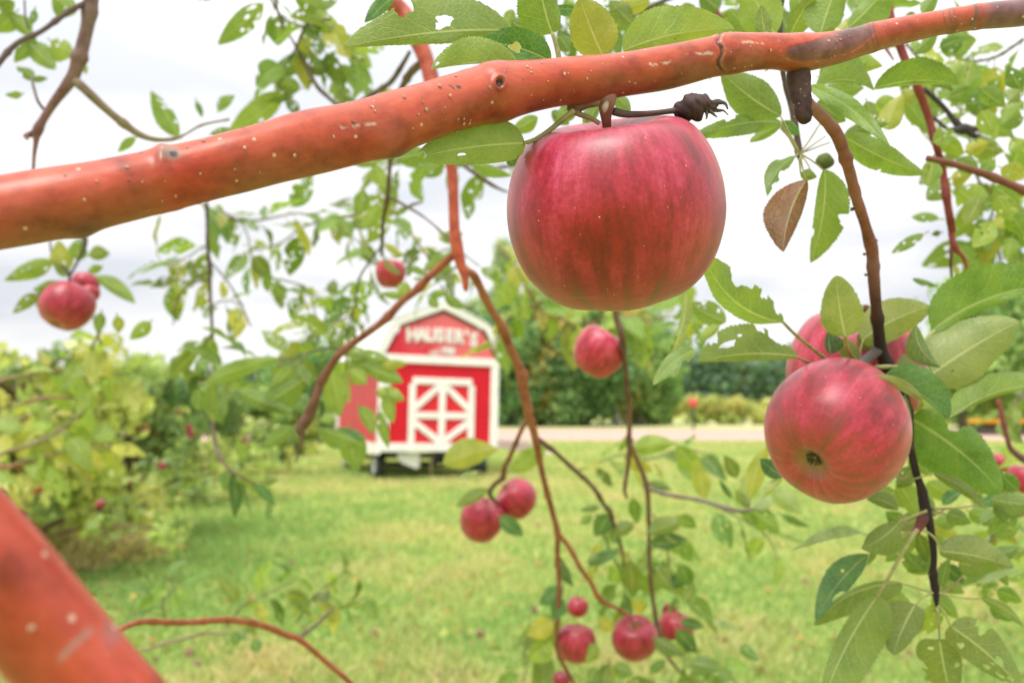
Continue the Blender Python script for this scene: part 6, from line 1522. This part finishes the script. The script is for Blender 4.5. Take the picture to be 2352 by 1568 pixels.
S = 'glgmyo'
tw = [
    # small holey sprays in the sky between the limb and the wagon
    ([(455, 462), (520, 500), (600, 505), (690, 490), (770, 520), (830, 560)], 1.6, 1.8, 3, 1.5, 20, 66),
    ([(870, 470), (790, 500), (700, 520), (640, 560), (560, 580)], 1.7, 1.8, 3, 1.5, 17, 62),
    ([(480, 560), (430, 590), (385, 610), (345, 600)], 1.5, 1.5, 2, 1, 8, 64),
    ([(482, 640), (440, 650), (400, 640), (360, 660)], 1.5, 1.5, 2, 1, 7, 60),
    ([(485, 700), (520, 690), (560, 700)], 1.5, 1.5, 2, 1, 6, 56), ([(488, 760), (470, 800), (480, 850), (500, 900)], 1.3, 1.3, 2.5, 1.5, 9, 66),
    ([(880, 560), (850, 600), (825, 640), (815, 700), (800, 760), (795, 850)], 1.3, 1.35, 3, 2, 12, 70),
    ([(820, 690), (770, 690), (720, 680), (690, 670)], 1.4, 1.5, 2, 1, 9, 58), ([(900, 480), (960, 560), (990, 600), (1000, 620)], 1.4, 1.4, 2.5, 1.5, 9, 62),
    ([(815, 720), (770, 740), (720, 750), (690, 780)], 1.4, 1.5, 2, 1, 12, 62), ([(800, 800), (740, 800), (680, 820), (600, 830), (520, 850), (470, 870)], 1.2, 1.25, 3, 1.5, 16, 78),
    ([(1060, 600), (1030, 630), (1000, 650), (975, 665)], 1.5, 1.6, 2.5, 1.5, 8, 56), ([(1100, 610), (1040, 570), (990, 590)], 1.5, 1.6, 2, 1, 6, 52),
    ([(1190, 380), (1120, 385), (1040, 370), (980, 360)], 1.0, 1.1, 4, 2, 8, 80), ([(960, 370), (900, 380), (860, 410), (820, 450)], 1.2, 1.3, 3, 1.5, 9, 74),
    ([(500, 480), (560, 520), (580, 600), (600, 640)], 1.6, 1.6, 2, 1, 7, 52),
    ([(640, 640), (700, 660), (720, 700), (730, 760)], 1.8, 1.8, 2, 1, 7, 50),
    # behind and under the big apple
    ([(1290, 735), (1360, 740), (1420, 728), (1500, 735), (1560, 722)], 1.9, 1.8, 3, 2, 16, 78), ([(1180, 600), (1210, 660), (1240, 700), (1300, 735), (1340, 760)], 2.0, 2.0, 3, 1.5, 17, 74), ([(1230, 700), (1180, 720), (1150, 760), (1130, 800)], 2.0, 2.0, 2.5, 1.5, 8, 66),
    ([(1140, 560), (1190, 640), (1150, 690)], 2.2, 2.2, 2, 1, 9, 60),
    # bottom middle
    ([(1370, 1180), (1400, 1260), (1430, 1330), (1440, 1400)], 1.25, 1.3, 2.5, 1.2, 10, 70), ([(1500, 1180), (1530, 1250), (1540, 1320), (1560, 1400)], 1.3, 1.35, 2.5, 1.2, 12, 74),
    ([(1280, 1400), (1250, 1450), (1220, 1500), (1200, 1568)], 1.4, 1.4, 2.5, 1.2, 9, 72), ([(1540, 1480), (1580, 1520), (1620, 1540), (1660, 1568)], 1.3, 1.3, 2.5, 1.2, 9, 70), ([(1400, 1510), (1400, 1570), (1440, 1600)], 1.3, 1.3, 2.5, 1.2, 8, 66),
    ([(1450, 1060), (1510, 1050), (1560, 1030), (1620, 1040)], 1.6, 1.6, 2, 1.2, 9, 60), ([(1330, 1080), (1380, 1060), (1440, 1040)], 1.7, 1.7, 2, 1, 8, 60), ([(1640, 1160), (1700, 1190), (1760, 1230), (1790, 1290)], 1.3, 1.3, 2, 1, 6, 70),
    # low left sprigs
    ([(380, 1420), (375, 1380), (400, 1350), (380, 1320)], 1.5, 1.5, 2, 1, 9, 62), ([(520, 1440), (560, 1390), (620, 1360), (680, 1330)], 1.6, 1.6, 2, 1, 11, 56), ([(680, 1430), (720, 1370), (770, 1330), (800, 1310)], 1.6, 1.6, 2, 1, 14, 56), ([(760, 1400), (800, 1390), (840, 1370)], 1.6, 1.6, 2, 1, 6, 52),
    # left edge, yellow green
    ([(-20, 880), (60, 860), (140, 850), (220, 880), (270, 900)], 2.0, 2.2, 4, 2, 15, 70), ([(-20, 1080), (60, 1060), (140, 1040), (210, 1020), (260, 1030)], 1.9, 2.1, 4, 2, 17, 76), ([(-20, 960), (80, 960), (180, 940), (240, 960)], 2.2, 2.3, 4, 2, 15, 68),
    ([(230, 760), (210, 810), (240, 850), (300, 860)], 1.9, 2.0, 3, 1.5, 12, 64), ([(-20, 1010), (40, 1020), (100, 1000), (160, 990)], 2.0, 2.0, 3, 1.5, 10, 74),
    # right
    ([(2352, 90), (2290, 130), (2230, 140), (2170, 120)], .8, .85, 4, 2, 8, 96), ([(2352, 330), (2300, 300), (2250, 270), (2210, 230)], .8, .85, 4, 2, 9, 92), ([(2260, 290), (2230, 350), (2250, 420), (2280, 480), (2250, 560)], .9, .9, 4, 2, 12, 88), ([(2360, 440), (2310, 470), (2290, 540), (2300, 600)], .9, .95, 4, 2, 11, 86),
    ([(2080, 100), (2140, 170), (2200, 220)], .8, .8, 3, 2, 7, 90), ([(2352, 1180), (2300, 1200), (2270, 1260), (2300, 1320)], 1.0, 1.0, 4, 2, 9, 86), ([(2190, 1080), (2260, 1090), (2330, 1080), (2352, 1120)], 1.1, 1.1, 4, 2, 8, 84), ([(2352, 900), (2320, 940), (2290, 960)], 1.2, 1.2, 4, 2, 5, 70),
    ([(1770, -30), (1700, 20), (1640, 50)], .7, .7, 3, 2, 8, 90), ([(1500, -30), (1430, 30), (1380, 50)], .7, .7, 3, 2, 8, 92), ([(1300, -30), (1250, 40), (1210, 80)], .7, .7, 3, 2, 6, 90), ([(1950, -30), (1980, 30), (2060, 60)], .7, .7, 3, 2, 6, 90),
    ([(600, -60), (640, 30), (700, 60), (760, 40)], 1.0, 1.0, 3, 2, 7, 96), ([(700, 60), (680, 110), (650, 160), (640, 210)], 1.0, 1.0, 3, 1.5, 7, 90), ([(760, 60), (790, 120), (840, 140)], 1.0, 1.0, 3, 1.5, 6, 84),
    ([(1640, 700), (1600, 720), (1560, 760)], .9, .9, 3, 1.5, 5, 84),
]
for k, (pts, d0, d1, r0, r1, n, ll) in enumerate(tw):
    yl = pts[0][0] < 0 or (1100 < pts[0][0] < 1300 and 550 < pts[0][1] < 760)
    twig(pts, d0, d1, r0, r1, GY if not yl else (.30, .20, .12), int(n * 1.1), ll * 1.3, 'ylyl' if pts[0][0] < 0 or pts[0] == (230, 760) else ('lyg' if yl else S), 400 + k)

# the 300 largest leaves are parts; what is left is one small mass of foliage
LQ.sort(key=lambda q: -q[0])
for q in LQ[:298]: q[1]()
rest = [q[2]() for q in LQ[298:]]
if rest:
    off = 0; VV = []; FF = []; UU = []; TT = []
    for V_, F_, u_, t_ in rest:
        VV.append(V_); FF.append(F_ + off); UU.append(u_); TT.append(t_); off += len(V_)
    tag(link("leaves", mesh("leaves", np.vstack(VV) - ROOT, np.vstack(FF), [M_LEAF], tint=np.vstack(TT), uv=np.vstack(UU)), near), kind='stuff')
print("LEAVES", len(LQ))

# ------------------------------------------------------------------ near apples
BIG = apple_mesh("apple", 21, 160, 130, cone=.02, flat=1.0, squash=(1.03, 1.0), deep=.04)
SEC = apple_mesh("apple", 22, 120, 100, cone=.03, flat=1.0)
def near_apple(x, y, rpx, d, label, axis, me, spin=0.0, tint=(1, 1, 1), stem=True, group=None):
    pos = P(x, y, d); rad = rpx * d / FV
    ax = Vector(CM @ np.array(axis, float)).normalized()
    root = link("apple", me, None, None, tint)
    root.matrix_world = Matrix.Translation(pos) @ ax.to_track_quat('Z', 'X').to_matrix().to_4x4() @ Matrix.Rotation(spin, 4, 'Z') @ Matrix.Scale(rad, 4)
    tag(root, label, "apple", group)
    if stem: link("stem", ME_STEM, root)
    link("calyx", ME_CALYX, root)
    return root
big = near_apple(1411, 482, 239, .30, "big red apple in sharp focus hanging under the thick limb", (-.12, 1, .30), BIG, 1.2, stem=False)
def blush(o):
    """deeper red patch low on the cheek, with ragged streaks, in the skin pigment"""
    bpy.context.view_layer.update()
    me = o.data; n = len(me.vertices); co = np.empty(n * 3, np.float32); me.vertices.foreach_get("co", co); co = co.reshape(-1, 3).astype(float)
    Mw = np.array(o.matrix_world); W = co @ Mw[:3, :3].T + Mw[:3, 3]
    X, Y, D = proj(W)
    lon = np.arctan2(co[:, 1], co[:, 0]); q = np.stack([np.cos(lon) * 9, np.sin(lon) * 9, co[:, 2] * 1.6], -1)
    nz = snoise(q, 2.2, 3, 3); nb = snoise(co, 3.0, 5, 3)
    front = D < D.mean()
    g = np.exp(-(((X - 1400) / 95) ** 2 + ((Y - 545) / 105) ** 2)) * front
    m = np.clip(g * 1.1 + .5 * nz * np.exp(-(((X - 1410) / 190) ** 2 + ((Y - 580) / 130) ** 2)), 0, 1)[:, None]
    t = np.ones((n, 3)); t = t * (1 - m) + np.array((.72, .06, .03)) * m
    g2 = np.clip((Y - 560) / 120 + .5 * nz, 0, 1)[:, None] * .55
    t = t * (1 - g2) + np.array((.55, .9, .45)) * g2
    g3 = np.clip((430 - Y) / 160 + .35 * nb, 0, 1)[:, None] * .6  # paler pink top paints in the sky's reflection on the skin
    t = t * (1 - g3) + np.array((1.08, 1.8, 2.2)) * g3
    me.attributes["tint"].data.foreach_set("color", np.hstack([t, np.ones((n, 1))]).astype(np.float32).ravel())
blush(big)
near_apple(1921, 987, 158, .43, "second largest apple, red with green eye facing the viewer, by the dark branch", (.68, .50, -.60), SEC, .5)
near_apple(1965, 850, 150, .50, "red apple half hidden by leaves just above and behind the second largest one", (.1, 1, .1), SEC, 2.0, tint=(1.1, 1.3, 1.2))
grp = None
put_apple(1376, 808, 58, 1.04, "pink red apple alone on the thin straight twig below the big apple", axis=(.5, .8, .1), me=APPLES_ME[1], tint=(1.15, 1.6, 1.4))
put_apple(897, 628, 35, 1.75, "small pinkish apple against the sky above the wagon's left side", axis=(.05, 1, 0), me=APPLES_ME[1], tint=(1.1, 1.7, 1.3))
put_apple(154, 702, 57, 1.16, "red apple with green eye hanging under holey leaves at the left", axis=(.25, .85, -.5), me=APPLES_ME[3], tint=(1, 1, 1))
put_apple(196, 652, 30, 1.25, "small red apple partly behind the left hanging apple", axis=(.1, 1, -.2), me=APPLES_ME[0])
put_apple(207, 672, 22, 1.24, "tiny red apple at the right shoulder of the left hanging apple", axis=(.3, 1, -.2), me=APPLES_ME[2])
put_apple(1106, 1193, 50, 1.24, "lower left apple of the hanging pair above the lawn", axis=(.35, .9, .1), me=APPLES_ME[1])
put_apple(1187, 1144, 46, 1.27, "upper right apple of the hanging pair above the lawn", axis=(-.75, .6, .2), me=APPLES_ME[0])
put_apple(1323, 1476, 46, 1.18, "round red apple at lower left of the low cluster", axis=(.05, 1, -.1), me=APPLES_ME[3], tint=(.85, .8, .8))
put_apple(1327, 1392, 25, 1.24, "small red apple above the round one in the low cluster", axis=(.2, 1, .2), me=APPLES_ME[2], tint=(1, 1.2, 1.1))
put_apple(1458, 1462, 53, 1.2, "wide red apple with its hollow stem end showing, middle of the low cluster", axis=(-.1, .9, .45), me=APPLES_ME[2], tint=(.85, .75, .8))
put_apple(1552, 1443, 40, 1.3, "red apple mostly behind leaves at the right of the low cluster", axis=(.1, 1, 0), me=APPLES_ME[0], tint=(.9, .8, .8))
put_apple(1538, 1402, 18, 1.35, "small red apple peeping above the right one of the low cluster", axis=(.1, 1, 0), me=APPLES_ME[0])
put_apple(1290, 1560, 20, 1.25, "small dark red apple at the bottom edge below the low cluster", axis=(.1, 1, 0), me=APPLES_ME[0], tint=(.7, .7, .7))
put_apple(2352, 1100, 36, 1.0, "red apple cut by the right edge of the view", axis=(.1, 1, 0), me=APPLES_ME[3])
put_apple(2298, 1062, 24, 1.1, "pink apple just left of the one at the right edge", axis=(.1, 1, 0), me=APPLES_ME[0], tint=(1.1, 1.8, 1.5))
put_apple(1998, 722, 18, .53, "sliver of pale red apple between leaves above the second largest apple", axis=(0, 1, 0), me=APPLES_ME[0], tint=(1.2, 2, 1.6)) if False else None
put_apple(2068, 800, 30, .53, "red apple peeping out right of the dark branch", axis=(0, 1, 0), me=APPLES_ME[0])
put_apple(83, 1095, 11, 5.6, "tiny red apple under the short red twig at the left edge", "pair of tiny apples at the left edge", axis=(0, 1, 0), stem=True, calyx=False)
put_apple(88, 1120, 13, 5.6, "tiny red apple lower of the pair at the left edge", "pair of tiny apples at the left edge", axis=(0, 1, 0), stem=True, calyx=False)
put_apple(231, 1157, 12, 6.0, "dark red apple low in front of the left orchard trees", axis=(0, 1, 0), tint=(.6, .6, .6), stem=True, calyx=False)
